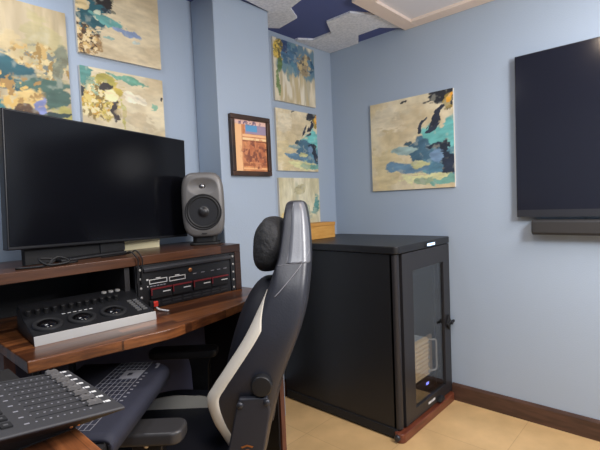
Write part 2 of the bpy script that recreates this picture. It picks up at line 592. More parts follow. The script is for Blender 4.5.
Cn = Paint(8, (208, 194, 160), (190, 172, 136), 2, 4)
Cn.blob(0.06, 0.92, 0.12, 0.13, (84, 134, 124)).blob(0.55, 0.92, 0.22, 0.05, (106, 158, 134), -8)
Cn.blob(0.22, 0.70, 0.22, 0.25, (190, 166, 74)).blob(0.14, 0.78, 0.12, 0.13, SAGE).blob(0.27, 0.88, 0.12, 0.07, (168, 156, 74))
Cn.speck(0.2, 0.62, 0.22, 0.2, [(188, 142, 52), (214, 190, 112), (130, 108, 54), (222, 206, 156)], 24, 0.08)
Cn.blob(0.29, 0.80, 0.07, 0.045, (52, 48, 46), 10).blob(0.37, 0.56, 0.055, 0.13, (58, 48, 46)).blob(0.46, 0.55, 0.03, 0.2, (186, 176, 100))
Cn.blob(0.02, 0.70, 0.03, 0.07, (46, 52, 56)).blob(0.36, 0.71, 0.09, 0.06, (226, 210, 160))
Cn.blob(0.12, 0.26, 0.2, 0.09, (112, 166, 154), -14).blob(0.30, 0.22, 0.04, 0.06, (46, 48, 46), 30).blob(0.62, 0.72, 0.2, 0.05, (222, 210, 182), -14)
Cn.blob(0.88, 0.64, 0.05, 0.04, (134, 172, 144)).blob(0.97, 0.76, 0.015, 0.03, CHAR).blob(0.82, 0.18, 0.12, 0.04, (148, 178, 144), -14)
Cn.blob(0.65, 0.45, 0.28, 0.09, (184, 164, 128), -16, op=0.6)
canvas(Cn, 'lower abstract canvas with gold and charcoal patch partly behind the monitor', 0.408, 0.408, (0.789, YW, 1.563), 0)

D1 = Paint(11, (202, 192, 168), (176, 162, 130), 6, 1.3)
D1.streaks(0.0, 0.6, [(220, 214, 196), (158, 150, 122), (182, 164, 120)], 9, 0.05, 0.7)
D1.streaks(0.48, 1.0, [(86, 118, 136), (104, 134, 142)], 5, -0.25, 0.95)
D1.blob(0.35, 0.82, 0.2, 0.2, (72, 106, 132)).blob(0.25, 0.9, 0.1, 0.1, (54, 72, 104)).blob(0.1, 0.84, 0.1, 0.14, (168, 146, 76)).blob(0.7, 0.66, 0.14, 0.2, (150, 134, 104))
D1.speck(0.12, 0.82, 0.14, 0.16, [(206, 176, 84), (104, 94, 56)], 15, 0.05).speck(0.74, 0.72, 0.2, 0.16, [(184, 164, 120), (96, 92, 84)], 14, 0.08)
D1.blob(0.09, 0.35, 0.04, 0.3, (112, 132, 84)).blob(0.13, 0.6, 0.06, 0.1, (92, 116, 74)).blob(0.93, 0.68, 0.045, 0.1, (44, 78, 100)).blob(0.47, 0.55, 0.07, 0.15, (84, 124, 140), 20)
D1.blob(0.34, 0.45, 0.03, 0.15, (112, 134, 128), op=0.8)
canvas(D1, 'topmost canvas of three in the far recess, blue drips over cream', 0.41, 0.41, (2.012, YW, 1.990), 0)

def coast(seed):
    E = Paint(seed, (206, 194, 164), (190, 174, 138), 3, 3)
    E.blob(0.2, 0.8, 0.22, 0.18, (212, 202, 178), op=0.6).blob(0.2, 0.25, 0.22, 0.25, (198, 182, 138), op=0.7).blob(0.5, 0.75, 0.2, 0.2, (186, 170, 138), op=0.5)
    E.blob(0.86, 0.34, 0.36, 0.24, (104, 152, 158), 8, warp=0.45).blob(0.95, 0.56, 0.34, 0.15, AQUA, 14, warp=0.45).blob(0.88, 0.28, 0.2, 0.16, (84, 126, 146)).blob(0.64, 0.40, 0.19, 0.15, (70, 104, 124), 20, warp=0.5)
    E.blob(0.45, 0.24, 0.28, 0.055, (96, 128, 150), -4).blob(0.42, 0.42, 0.16, 0.035, (150, 174, 170), 0).blob(0.62, 0.27, 0.13, 0.035, (186, 186, 138))
    E.blob(0.92, 0.96, 0.24, 0.07, (44, 46, 52), 8).blob(0.84, 0.77, 0.22, 0.055, (42, 48, 62), 52, warp=0.8).blob(0.95, 0.85, 0.06, 0.09, (150, 128, 66)).blob(0.97, 0.9, 0.035, 0.06, (226, 160, 54))
    E.blob(0.66, 0.68, 0.12, 0.025, (46, 52, 66), 62).blob(0.78, 0.64, 0.08, 0.022, (50, 58, 74), 30).blob(0.82, 0.44, 0.13, 0.03, (38, 50, 66), 8).blob(0.91, 0.40, 0.04, 0.1, (38, 48, 62), -20)
    E.blob(0.94, 0.25, 0.08, 0.13, (40, 50, 66), 20).blob(0.8, 0.35, 0.07, 0.06, (112, 140, 168)).blob(0.48, 0.48, 0.05, 0.03, (60, 82, 92), 30, warp=1.0)
    E.blob(0.6, 0.11, 0.36, 0.07, (202, 200, 150)).blob(0.9, 0.07, 0.2, 0.05, (106, 152, 140)).blob(0.66, 0.08, 0.12, 0.04, SAGE).blob(0.42, 0.975, 0.035, 0.012, (44, 48, 54), 20, warp=0.9)
    return E
canvas(coast(21), 'middle canvas of three in the far recess, navy and teal at right', 0.413, 0.413, (2.010, YW, 1.5275), 0)
D3 = Paint(14, (206, 200, 172), (186, 178, 144), 6, 2)
D3.streaks(0.0, 1.0, [(222, 216, 194), (170, 172, 144)], 7, 0.1, 0.6)
D3.blob(0.9, 0.55, 0.07, 0.16, (88, 138, 132)).blob(0.86, 0.42, 0.1, 0.06, (136, 166, 152)).blob(0.5, 0.8, 0.12, 0.1, (176, 168, 132)).blob(0.68, 0.35, 0.05, 0.2, (150, 164, 140), op=0.7)
D3.blob(0.95, 0.05, 0.1, 0.06, (116, 128, 96)).speck(0.45, 0.35, 0.3, 0.2, [(214, 196, 140), (164, 170, 148)], 14, 0.1).blob(0.08, 0.2, 0.06, 0.2, (206, 178, 104), op=0.7)
canvas(D3, 'lowest canvas of three in the far recess, pale cream, behind the chair top', 0.413, 0.413, (2.010, YW, 1.067), 0)
canvas(coast(29), 'large square canvas of teal and navy on cream above the rack cabinet', 0.60, 0.605, (XW, 1.712, 1.365), -PI/2)

# framed picture on the pillar
t = thing('framed_picture', 'small dark framed copper toned picture of a building front on the pillar', 'picture', (1.466, 1.862, 1.470), 0)
w, h, fw = 0.288, 0.334, 0.026
bm = NB()
for b in ((0, w, -0.025, 0, 0, fw), (0, w, -0.025, 0, h-fw, h), (0, fw, -0.025, 0, fw, h-fw), (w-fw, w, -0.025, 0, fw, h-fw)):
    box(bm, *b)
obj('frame', bm, M_frame, t, bevel=0.003)
F = Paint(33, (196, 132, 84), (170, 106, 68), 5, 5, 90)
F.blend(((F.u < 0.27)).astype(float), (226, 176, 126))
F.blend(((F.u > 0.23) & (F.u < 0.30)).astype(float)*0.8, (178, 112, 70))
F.blend(((F.u > 0.34) & (F.v > 0.74)).astype(float), (146, 130, 150))
F.blend(((F.u > 0.36) & (F.u < 0.72) & (F.v > 0.78) & (F.v < 0.93)).astype(float), (84, 142, 182))
F.blend(((F.v > 0.92)).astype(float), (214, 176, 160))
for v0, v1, c in ((0.62, 0.66, (236, 196, 146)), (0.68, 0.73, (224, 176, 130)), (0.58, 0.61, (120, 66, 46)), (0.10, 0.16, (150, 90, 58)), (0.04, 0.07, (226, 170, 116))):
    F.blend(((F.u > 0.25) & (F.v > v0) & (F.v < v1)).astype(float), c)
F.blend(((F.u > 0.38) & (F.u < 0.95) & (F.v > 0.18) & (F.v < 0.56)).astype(float)*0.6, (160, 88, 58))
F.speck(0.62, 0.36, 0.4, 0.3, [(190, 124, 84), (120, 68, 50)], 14, 0.08).speck(0.5, 0.95, 0.5, 0.05, [(110, 88, 110)], 20, 0.05)
p = painted_panel('print', F, w-2*fw, h-2*fw, M_canvas, t)
p.location = (fw, -0.012, fw)
obj('backing', boxes((0.01, w-0.01, -0.0105, 0, 0.01, h-0.01)), M_darkpanel, t)

# ------------------------------------------------------------------ television and soundbar
t = thing('television', 'large flat black television mounted on the blue right wall', 'television', (XW, 0.75, 1.175))
TW, TH = 1.56, 0.88
obj('housing', boxes((-0.045, -0.008, -TW, 0, 0, TH)), M_bezel, t, bevel=0.003)
obj('screen', boxes((-0.0475, -0.044, -TW+0.008, -0.005, 0.04, TH-0.006)), M_tvscreen, t)
obj('lower_bezel', boxes((-0.049, -0.044, -TW+0.002, -0.002, 0.001, 0.04)), M_bezel2, t)
obj('wall_mount', boxes((-0.008, 0, -1.1, -0.45, 0.25, 0.65)), M_black, t)
t = thing('soundbar', 'long dark grey soundbar on the wall below the television', 'soundbar', (XW, 0.668, 1.080))
bm = NB()
prism(bm, [(-0.004, 0.004), (-0.07, 0.0), (-0.085, 0.012), (-0.085, 0.07), (-0.075, 0.082), (-0.004, 0.082)], -1.25, 0, 'y')
obj('housing', bm, mat('soundbar_grey', lin((40, 40, 42)), 0.6), t, bevel=0.006)
obj('speaker_cloth', boxes((-0.0865, -0.084, -1.235, -0.015, 0.014, 0.068)), add_bump(mat('soundbar_cloth', lin((46, 45, 45)), 0.85), 500, 0.4), t)
for ya in (-1.0, -0.35):
    obj('bracket', boxes((-0.012, 0, ya, ya+0.15, 0.02, 0.075)), M_black, t)

# ------------------------------------------------------------------ equipment cabinet
CX0, CX1, CY0, CY1 = 1.985, 2.629, 1.178, 2.04
t = thing('equipment_cabinet', 'tall black equipment rack cabinet with smoked glass door in the room corner', 'cabinet', (CX0, CY0, 0))
cw, cdp = CX1-CX0, CY1-CY0
TZ = 1.012
bm = NB()
th = 0.03
for b in ((0, th, 0.02, cdp, 0.06, TZ), (cw-th, cw, 0.02, cdp, 0.06, TZ), (th, cw-th, cdp-th, cdp, 0.06, TZ), (th, cw-th, 0.02, cdp-th, 0.06, 0.06+th), (th, cw-th, 0.02, cdp-th, TZ-th, TZ)):
    box(bm, *b)
obj('body', bm, M_cab, t)
bm = NB()
def rrect(x0, x1, y0, y1, r, n=6, corners=(1, 1, 1, 1)):
    pts = []
    for (cx, cy, a0, on) in ((x1-r, y1-r, 0, corners[0]), (x0+r, y1-r, 90, corners[1]), (x0+r, y0+r, 180, corners[2]), (x1-r, y0+r, 270, corners[3])):
        if not on:
            sx, sy = (1 if a0 in (0, 270) else -1), (1 if a0 in (0, 90) else -1)
            pts.append((cx+sx*r, cy+sy*r))
            continue
        for k in range(n+1):
            a = math.radians(a0+90*k/n)
            pts.append((cx+r*math.cos(a), cy+r*math.sin(a)))
    return pts
prism(bm, rrect(-0.012, cw+0.003, -0.022, cdp, 0.03), TZ+0.004, 1.056, 'z')
obj('lid', bm, M_cab, t, bevel=0.005)
# corner post
bm = NB()
prism(bm, rrect(0, 0.045, -0.006, 0.05, 0.018), 0.06, TZ, 'z')
obj('corner_post', bm, M_cabdoor, t, smooth=False, bevel=0.002)
# plinth
bm = NB()
prism(bm, rrect(-0.008, cw+0.0, 0.012, cdp, 0.02), 0.012, 0.06, 'z')
obj('base', bm, M_blackmatte, t)
bm = NB()
prism(bm, rrect(-0.024, cw+0.002, -0.032, 0.03, 0.03), 0.0, 0.050, 'z')
obj('front_plinth', bm, M_plinth, t, bevel=0.004, label='reddish brown wooden plinth')
bm = NB()
lathe(bm, (-0.024, 0.0, 0.03), (-1, 0.0, 0), [(0, 0.016), (0.012, 0.016), (0.014, 0.012), (0.014, 0)], 18)
obj('caster', bm, M_bezel2, t, smooth=True)
for yy in (0.08, cdp-0.08):
    bm = NB()
    cyl(bm, (0.03, yy-0.012, 0.02), (0.03, yy+0.012, 0.02), 0.02)
    obj('caster', bm, M_rubber, t)
# door
dx0, dx1, dz0, dz1 = 0.052, cw-0.004, 0.062, TZ-0.002
gx0, gx1, gz0, gz1 = 0.165, 0.555, 0.125, 0.905
dr = obj('door', boxes((dx0, gx0, -0.012, 0.014, dz0, dz1), (gx1, dx1, -0.012, 0.014, dz0, dz1), (gx0, gx1, -0.012, 0.014, dz0, gz0), (gx0, gx1, -0.012, 0.014, gz1, dz1)), M_cabdoor, t)
obj('glass_pane', boxes((gx0, gx1, -0.002, 0.002, gz0, gz1)), M_glass, dr)
# cam lock handle
bm = NB()
ZH = 0.515
XH = cw-0.045
prism(bm, [(XH, ZH-0.05), (XH+0.026, ZH), (XH, ZH+0.05), (XH-0.026, ZH)], -0.026, -0.012, 'y')
box(bm, XH-0.055, XH+0.05, -0.038, -0.024, ZH-0.008, ZH+0.008)
obj('handle', bm, M_blackmatte, dr, bevel=0.004)
bm = NB()
lathe(bm, (XH, -0.038, ZH), (0, -1, 0), [(0, 0.012), (0.006, 0.012), (0.006, 0)], 18)
obj('lock', bm, M_black, dr)
# small white mark on the door foot and black latch
bm = NB()
for k, ww in enumerate((0.016, 0.012, 0.012, 0.016, 0.012)):
    x = 0.312+0.018*k
    box(bm, x, x+ww, -0.0135, -0.0115, 0.088, 0.101)
obj('logo_mark', bm, M_white, dr)
bm = NB()
prism(bm, [(0.425, 0.062), (0.49, 0.062), (0.478, 0.086), (0.44, 0.086)], -0.034, -0.012, 'y')
obj('latch', bm, M_blackmatte, dr, bevel=0.003)
# lid display
bm = NB()
box(bm, 0.30, 0.43, -0.0245, -0.02, TZ+0.010, TZ+0.032)
dsp = obj('display', bm, M_black, t)
bm = NB()
for k in range(6):
    x = 0.326+0.016*k
    box(bm, x, x+0.013, -0.0262, -0.024, TZ+0.014, TZ+0.028)
obj('digits', bm, M_led, dsp, label='lit white blue readout')
# inside: perforated back screen and a server with handle
bm = NB()
box(bm, th+0.01, cw-th-0.01, 0.30, 0.305, 0.10, TZ-0.04)
for k in range(44):
    z = 0.12+k*0.02
    box(bm, th+0.01, cw-th-0.01, 0.294, 0.30, z, z+0.006)
obj('inner_screen', bm, M_mesh, t)
for xx in (0.075, cw-0.085):
    obj('rack_rail', boxes((xx, xx+0.02, 0.06, 0.10, 0.10, TZ-0.04)), M_black, t)
sv = thing('rack_server', 'beige finned server with bar handle behind the cabinet glass door', 'server', (CX0+0.1, CY0+0.05, 0.215))
bm = NB()
box(bm, 0.0, 0.33, 0.015, 0.2, 0.0, 0.235)
obj('chassis', bm, M_mesh, sv)
bm = NB()
for k in range(9):
    z = 0.006+k*0.0255
    box(bm, 0.0, 0.335, -0.012, 0.015, z, z+0.014)
for k in range(16):
    box(bm, 0.008+k*0.021, 0.014+k*0.021, -0.006, 0.015, 0.0, 0.235)
obj('fin_grille', bm, M_grille, sv, label='beige metal fins')
obj('ear', boxes((0.335, 0.40, 0.0, 0.015, 0.0, 0.235)), mat('ear_metal', lin((150, 128, 100)), 0.45, 0.3), sv)
for k in range(5):
    bm = NB()
    lathe(bm, (0.325, -0.012, 0.022+k*0.046), (0, -1, 0), [(0, 0.008), (0.006, 0.008), (0.009, 0.004), (0.009, 0)], 14)
    obj('screw', bm, M_silver, sv)
bm = NB()
tube(bm, [(0.355, 0.0, 0.215), (0.365, -0.022, 0.215), (0.386, -0.034, 0.205), (0.388, -0.034, 0.12), (0.386, -0.034, 0.035), (0.365, -0.022, 0.022), (0.355, 0.0, 0.022)], 0.0055, 8)
obj('bar_handle', bm, M_silver, sv, smooth=True)
obj('mounting_shelf', boxes((th+0.002-0.1, cw-th-0.102, 0.0, 0.2, -0.012, 0.0)), M_black, sv)
sv2 = thing('power_unit', 'dark rack unit with small blue light low behind the glass door', 'rack unit', (CX0+0.1, CY0+0.06, 0.105))
obj('chassis', boxes((0, 0.43, 0.0, 0.2, 0.0, 0.08)), mat('unit_dark', lin((38, 34, 34)), 0.5), sv2, bevel=0.003)
obj('rack_ear', boxes((-0.068, 0.495, 0.008, 0.014, 0.004, 0.076)), M_black, sv2)
obj('status_light', boxes((0.33, 0.36, -0.003, 0.0, 0.040, 0.054)), M_ledblue, sv2, label='small blue lit display')

# amber box on cabinet
t = thing('storage_box', 'small amber cardboard box with lid on top of the black cabinet', 'box', (2.255, 1.945, 1.056), math.radians(-3))
obj('body', boxes((-0.13, 0.13, -0.055, 0.055, 0, 0.085)), M_box, t, bevel=0.003)
obj('lid', boxes((-0.133, 0.133, -0.058, 0.058, 0.085, 0.108)), mat('amber_lid', lin((196, 142, 70)), 0.7), t, bevel=0.003)

# ------------------------------------------------------------------ desk
DZ = 0.90
t = thing('studio_desk', 'dark walnut studio desk with raised shelf hutch along the left wall', 'desk', (0.31, YW-0.01, 0))
ox, oy = 0.31, YW-0.01
front = [(0.333, 1.370), (0.52, 1.345), (0.733, 1.318), (0.86, 1.340), (1.075, 1.388), (1.22, 1.432), (1.386, 1.440)]
fr_s = [tuple(p) for p in catmull(front, 6)]
pts = [(x-ox, y-oy) for x, y in fr_s]+[(1.33-ox, 0.0), (0.015, 0.0)]
bm = NB()
prism(bm, pts, DZ-0.036, DZ, 'z')
obj('desktop', bm, M_desk, t, bevel=0.004)
ep = obj('end_panel', boxes((1.352-ox, 1.384-ox, 1.452-oy, 2.03-oy, 0, DZ-0.036)), M_darkpanel, t)  # dark base colour paints in the shading of the inner face
obj('edge_strip', boxes((1.360-ox, 1.386-ox, 1.44-oy, 1.452-oy, 0, DZ-0.036)), M_endpanel, ep, label='brown wooden front edge')
obj('end_panel', boxes((0.02, 0.05, 1.62-oy, -0.005, 0, DZ-0.036)), M_endpanel, t)
obj('shade_sheet', boxes((0.05, 1.352-ox, -0.035, -0.012, 0.06, DZ-0.036)), mat('under_desk_shade', lin((66, 70, 98)), 0.7), t)  # full-height navy sheet; its colour carries the shade under the desk
# hutch: shelf board, right side, divider, back
SY, ST, SB = 1.64, 1.122, 1.086
obj('shelf_board', boxes((-0.40, 1.325-ox, SY-oy, 0.0, SB, ST)), M_shelf, t, bevel=0.002)
obj('hutch_side', boxes((1.290-ox, 1.325-ox, SY-oy, 0.0, DZ, SB)), M_shelf, t, bevel=0.002)
obj('hutch_divider', boxes((0.755-ox, 0.775-ox, SY+0.02-oy, 0.0, DZ, SB)), M_darkpanel, t)
obj('hutch_back', boxes((-0.38, 1.29-ox, -0.02, -0.002, DZ, SB)), M_blackmatte, t)
for xa, sd in ((0.795, 1), (1.285, -1)):
    bm = NB()
    xs = sorted((xa, xa+sd*0.034))
    if sd < 0:
        xs = [1.262, 1.288]
    else:
        xs = [0.79, 0.822]
    box(bm, xs[0]-ox, xs[1]-ox, SY-oy+0.004, SY-oy+0.02, DZ+0.002, SB-0.002)
    obj('rack_rail', bm, M_black, t)
# corner keyboard tray under the desk
FW = Vector((0.7317, 0.6816, 0))
RT = Vector((0.6816, -0.7317, 0))
def chairpt(lx, ly, z):
    p = FW*(1.6-ly)-RT*lx
    return Vector((p.x, p.y, z))
CHA = math.atan2(0.7317, -0.6816)
tr = NB()
prism(tr, [tuple((chairpt(a, b, 0)-Vector((ox, oy, 0)))[:2]) for a, b in ((0.51, 0.05), (0.51, 0.59), (0.84, 0.59), (0.84, 0.05))], 0.705, 0.727, 'z')
obj('keyboard_tray', tr, M_darkpanel, t)
for a, b in ((0.83, 0.10), (0.83, 0.30)):
    p = chairpt(a, b, 0)-Vector((ox, oy, 0))
    bm = NB()
    cyl(bm, (p.x, p.y, 0.727), (p.x, p.y, DZ-0.034), 0.012, n=12)
    obj('tray_hanger', bm, M_black, t)

# left arm of the desk
t2 = thing('desk_return', 'left walnut desk return running toward the viewer under the fader console', 'desk', (-0.25, 1.2, 0))
obj('desktop', boxes((-0.30, 0.535, -0.75, 0.15, DZ-0.036, DZ)), M_desk_arm, t2, bevel=0.004)
obj('end_panel', boxes((-0.28, -0.25, -0.70, 0.14, 0, DZ-0.036)), M_endpanel, t2)
obj('end_panel', boxes((-0.25, 0.38, -0.70, -0.67, 0, DZ-0.036)), M_endpanel, t2)
obj('end_panel', boxes((-0.25, 0.38, 0.11, 0.14, 0, DZ-0.036)), M_endpanel, t2)
bm = NB()
prism(bm, rrect(-0.28, 0.283, 0.868, 1.345, 0.004), DZ, DZ+0.003, 'z')
o = obj('desk_pad', bm, mat('pad_black', lin((26, 24, 23)), 0.75))
tag(o, 'thin black pad covering the left desk return beneath the fader console', 'desk pad')

# printed mat rolled over the tray edge
mo = chairpt(0.655, 0.29, 0.727)
t = thing('desk_mat', 'curved black mat printed with a pale grid on the keyboard tray', 'mat', mo, CHA)
def matprof(n=8):
    # local x forward (away from sitter) ; section from front (far) to the rolled rear edge
    P = [(0.17, 0.014), (0.0, 0.014), (-0.12, 0.014)]
    cx, cz, r = -0.135, -0.012, 0.026
    for k in range(n+1):
        a = math.radians(90+k*80/n)
        P.append((cx+r*math.cos(a)-0.0, cz+r*math.sin(a)))
    P.append((-0.163, -0.03))
    return P
up = matprof()
bm = NB()
nv = 14
ys = [-0.265+0.525*i/nv for i in range(nv+1)]
def matrow(y, off):
    # round the far corner
    row = []
    for x, z in up:
        e = max(0.0, (-0.215-y)/0.05)
        xx = x+max(0, (e**2)*0.045*max(0.0, (-x+0.02)/0.18))
        row.append((xx+(off if z < 0.0 else 0), y, z-(off if z >= 0.0 else 0)))
    return row
top = [[bm.verts.new(c) for c in matrow(y, 0)] for y in ys]
bot = [[bm.verts.new(c) for c in matrow(y, 0.012)] for y in ys]
m_ = len(up)
for i in range(nv):
    for j in range(m_-1):
        bm.faces.new((top[i][j], top[i][j+1], top[i+1][j+1], top[i+1][j]))
        bm.faces.new((bot[i][j], bot[i+1][j], bot[i+1][j+1], bot[i][j+1]))
    bm.faces.new((top[i][0], top[i+1][0], bot[i+1][0], bot[i][0]))
    bm.faces.new((top[i][-1], bot[i][-1], bot[i+1][-1], top[i+1][-1]))
for i in (0, nv):
    for j in range(m_-1):
        bm.faces.new((top[i][j], bot[i][j], bot[i][j+1], top[i][j+1]))
obj('mat_sheet', bm, M_mat, t, smooth=True)
bm = NB()
zt, zb = 0.0148, 0.0138
for k in range(8):
    x = -0.085+k*0.0165
    box(bm, x-0.0007, x+0.0007, -0.265+0.0, 0.22, zb, zt)
for k in range(17):
    y = -0.262+k*0.03
    box(bm, -0.085, 0.0305, y-0.0005, y+0.0005, zb, zt)
for k in range(9):
    box(bm, -0.103, -0.094, -0.16+k*0.026, -0.154+k*0.026, zb, zt)
box(bm, -0.12, -0.105, -0.245, -0.236, zb, zt)
box(bm, -0.122, -0.114, -0.236, -0.20, zb, zt)
obj('printed_grid', bm, M_greyprint, t, label='pale printed grid of lines')
bm = NB()
for b in ((-0.085, -0.055, -0.185, -0.115), (-0.055, -0.035, -0.185, -0.165), (-0.055, -0.035, -0.138, -0.115), (-0.035, -0.02, -0.185, -0.115)):
    box(bm, b[0], b[1], b[2], b[3], 0.0145, 0.0152)
obj('printed_patch', bm, M_greyprint, t, label='pale printed patch with dark square')

# ------------------------------------------------------------------ fader console
cz = DZ+0.003
t = thing('fader_console', 'grey mixing console with eight faders on the left desk return', 'mixing console', (0.15, 0.956, cz))
def topz(x):
    return 0.935+0.126*(0.352-x)-cz
x0, x1 = -0.08-0.15, 0.352-0.15
y0, y1 = 0.806-0.956, 1.106-0.956
def tz(lx):
    return topz(lx+0.15)
bm = NB()
tk = 0.007
V = {}
for nm, xx, yy, zz in (('a', x0, y0, tz(x0)), ('b', x1, y0, tz(x1)), ('c', x1, y1, tz(x1)), ('d', x0, y1, tz(x0)),
                       ('e', x0, y0, tz(x0)-tk), ('f', x1, y0, tz(x1)-tk), ('g', x1, y1, tz(x1)-tk), ('h', x0, y1, tz(x0)-tk)):
    V[nm] = bm.verts.new((xx, yy, zz))
for f in ('abcd', 'hgfe', 'aefb', 'bfgc', 'cghd', 'dhea'):
    bm.faces.new([V[k] for k in f])
obj('top_plate', bm, M_console, t, bevel=0.003)
bm = NB()
V = {}
xi = 0.283-0.15-0.006
yi0, yi1 = 0.868-0.956, 1.075-0.956
for nm, xx, yy, zz in (('a', x0+0.004, y0+0.004, tz(x0)-tk), ('b', x1-0.004, y0+0.004, tz(x1)-tk), ('c', x1-0.004, y1-0.004, tz(x1)-tk), ('d', x0+0.004, y1-0.004, tz(x0)-tk),
                       ('e', x0+0.03, yi0, 0), ('f', xi, yi0, 0), ('g', xi, yi1, 0), ('h', x0+0.03, yi1, 0)):
    V[nm] = bm.verts.new((xx, yy, zz))
for f in ('abcd', 'hgfe', 'aefb', 'bfgc', 'cghd', 'dhea'):
    bm.faces.new([V[k] for k in f])
obj('base', bm, M_consoleside, t)
slope = math.atan(0.126)
def onTop(lx, ly, lift=0.0):
    return Matrix.Translation((lx, ly, tz(lx)+lift)) @ Matrix.Rotation(slope, 4, 'Y')
pitch = 0.0342
ych = [1.092-0.956-0.0-k*pitch for k in range(8)]
for k, y in enumerate(ych):
    fx = 0.312-0.15
    # scale marks and fader slot of this channel
    bm = NB()
    for d in range(9):
        xx = 0.300-0.15-d*0.0112
        r = 0.0014 if d % 3 else 0.0018
        M = onTop(xx, y-0.016)
        box(bm, -r, r, -r, r, -0.0005, 0.0006, M)
    M = onTop(0.300-0.15-9.3*0.0112, y-0.016)
    box(bm, -0.004, 0.004, -0.002, 0.002, -0.0005, 0.0006, M)
    obj('fader_scale', bm, M_greyprint, t)
    bm = NB()
    box(bm, -0.10, 0.012, -0.0016, 0.0016, -0.0008, 0.0004, onTop(fx, y))
    obj('fader_slot', bm, M_blackmatte, t)
    # cap
    bm = NB()
    M = onTop(fx, y)
    prof = [(-0.013, 0.002), (-0.012, 0.007), (-0.006, 0.010), (-0.0015, 0.008), (0.0015, 0.008), (0.006, 0.010), (0.012, 0.007), (0.013, 0.002)]
    vs = prism(bm, prof, -0.0065, 0.0065, 'y')
    box(bm, -0.003, 0.003, -0.001, 0.001, 0, 0.004)
    bm.verts.ensure_lookup_table()
    for v in bm.verts:
        v.co = M @ v.co
    obj('fader_cap', bm, M_cap, t)
    # channel label
    bm = NB()
    M = onTop(0.3365-0.15, y)
    box(bm, -0.007, -0.004, -0.0035, 0.0035, -0.0005, 0.0007, M)
    box(bm, -0.0025, 0.006, -0.004, 0.004, -0.0005, 0.0007, M)
    obj('channel_label', bm, M_white, t)
    for c in range(3):
        xx = 0.168-0.15-c*0.028
        bm = NB()
        box(bm, -0.0085, 0.0085, -0.0105, 0.0105, -0.001, 0.0032, onTop(xx, y-0.005))
        bt = obj('button', bm, M_blackmatte, t)
        bm = NB()
        box(bm, -0.004, 0.003, -0.004, 0.002, 0.003, 0.0036, onTop(xx, y-0.005))
        obj('legend', bm, mat('legend', lin((80, 80, 82)), 0.6) if 'legend' not in bpy.data.materials else bpy.data.materials['legend'], bt)
bm = NB()
for (x, y) in ((0.275, 0.874), (0.268, 0.868), (0.281, 0.868)):
    lathe(bm, (x-0.15, y-0.956-0.018, 0.012), (0, -1, 0), [(0, 0.003), (0.002, 0.003), (0.003, 0.0)], 10)
obj('brass_screws', bm, M_copper, t)

# ------------------------------------------------------------------ grading panel with three trackballs
pa = math.radians(-3.5)
t = thing('control_panel', 'black grading control panel with three trackballs and pale front bar on desk', 'control panel', (0.388, 1.505, DZ), pa)
PW, PD, H0, H1 = 0.395, 0.235, 0.029, 0.074
bm = NB()
prism(bm, [(0, 0.004), (PD, 0.004), (PD, H1+0.022), (PD-0.055, H1+0.016), (PD-0.085, H1-0.012), (0, H0)], 0, PW, 'x')
obj('body', bm, M_black, t, bevel=0.003)
bm = NB()
prism(bm, [(-0.006, 0.0), (0.0015, 0.0), (0.0015, H0+0.001), (-0.001, H0+0.001)], 0.0, PW, 'x')
obj('front_bar', bm, M_silver, t, bevel=0.001, label='pale silver front bar')
obj('foot', boxes((0.02, 0.06, 0.02, 0.21, 0, 0.005), (PW-0.06, PW-0.02, 0.02, 0.21, 0, 0.005)), M_rubber, t)
def panz(y):
    return H0+(H1-0.012-H0)*y/(PD-0.085)
sl = math.atan((H1-0.012-H0)/(PD-0.085))
nrm = Vector((0, -math.sin(sl), math.cos(sl)))
for k in range(3):
    cx, cy = 0.055+k*0.106, 0.066
    o3 = (cx, cy, panz(cy))
    bm = NB()
    lathe(bm, o3, nrm, [(-0.002, 0.046), (0.006, 0.046), (0.009, 0.042), (0.009, 0.034), (0.004, 0.031)], 36)
    rg = obj('trackball_ring', bm, M_blackmatte, t, smooth=True)
    bm = NB()
    prof = [(0.0, 0.031)]
    for i in range(9):
        a = PI/2*i/8
        prof.append((0.002+0.014*math.sin(a), 0.0305*math.cos(a)+1e-9))
    lathe(bm, o3, nrm, prof, 32)
    obj('trackball', bm, mat('ball_black', lin((14, 14, 16)), 0.12) if 'ball_black' not in bpy.data.materials else bpy.data.materials['ball_black'], rg, smooth=True)
for k in range(12):
    cx, cy = 0.02+k*0.0265, PD-0.075
    bm = NB()
    lathe(bm, (cx, cy, H1-0.004), (0, -0.4, 1), [(-0.004, 0.009), (0.016, 0.008), (0.017, 0.007), (0.017, 0)], 16)
    obj('knob', bm, M_rubber, t, smooth=False)
    bm = NB()
    box(bm, cx-0.010, cx+0.010, PD-0.056, PD-0.053, H1+0.002, H1+0.013)
    obj('indicator', bm, mat('indicator_grey', lin((92, 92, 94)), 0.5) if 'indicator_grey' not in bpy.data.materials else bpy.data.materials['indicator_grey'], t)
for k in range(3):
    bm = NB()
    lathe(bm, (PW-0.112+k*0.026, PD-0.034, H1+0.018), (0, -0.15, 1), [(0, 0.0095), (0.005, 0.0095), (0.006, 0.008), (0.006, 0)], 16)
    obj('round_button', bm, M_silver, t, smooth=False)
bm = NB()
Mx = Matrix.Translation((0, 0, 0))
for r in range(6):
    for c in range(2):
        x, y = PW-0.045+c*0.022, 0.040+r*0.018
        z = panz(y)
        box(bm, x-0.008, x+0.008, y-0.005, y+0.005, z-0.001, z+0.004)
obj('key_block', bm, mat('key_grey', lin((98, 98, 98)), 0.5), t)
bm = NB()
for k in range(6):
    x, y = 0.115+k*0.018, 0.128
    box(bm, x, x+0.011, y, y+0.004, panz(y)-0.001, panz(y)+0.001)
obj('printed_marks', bm, M_white, t)

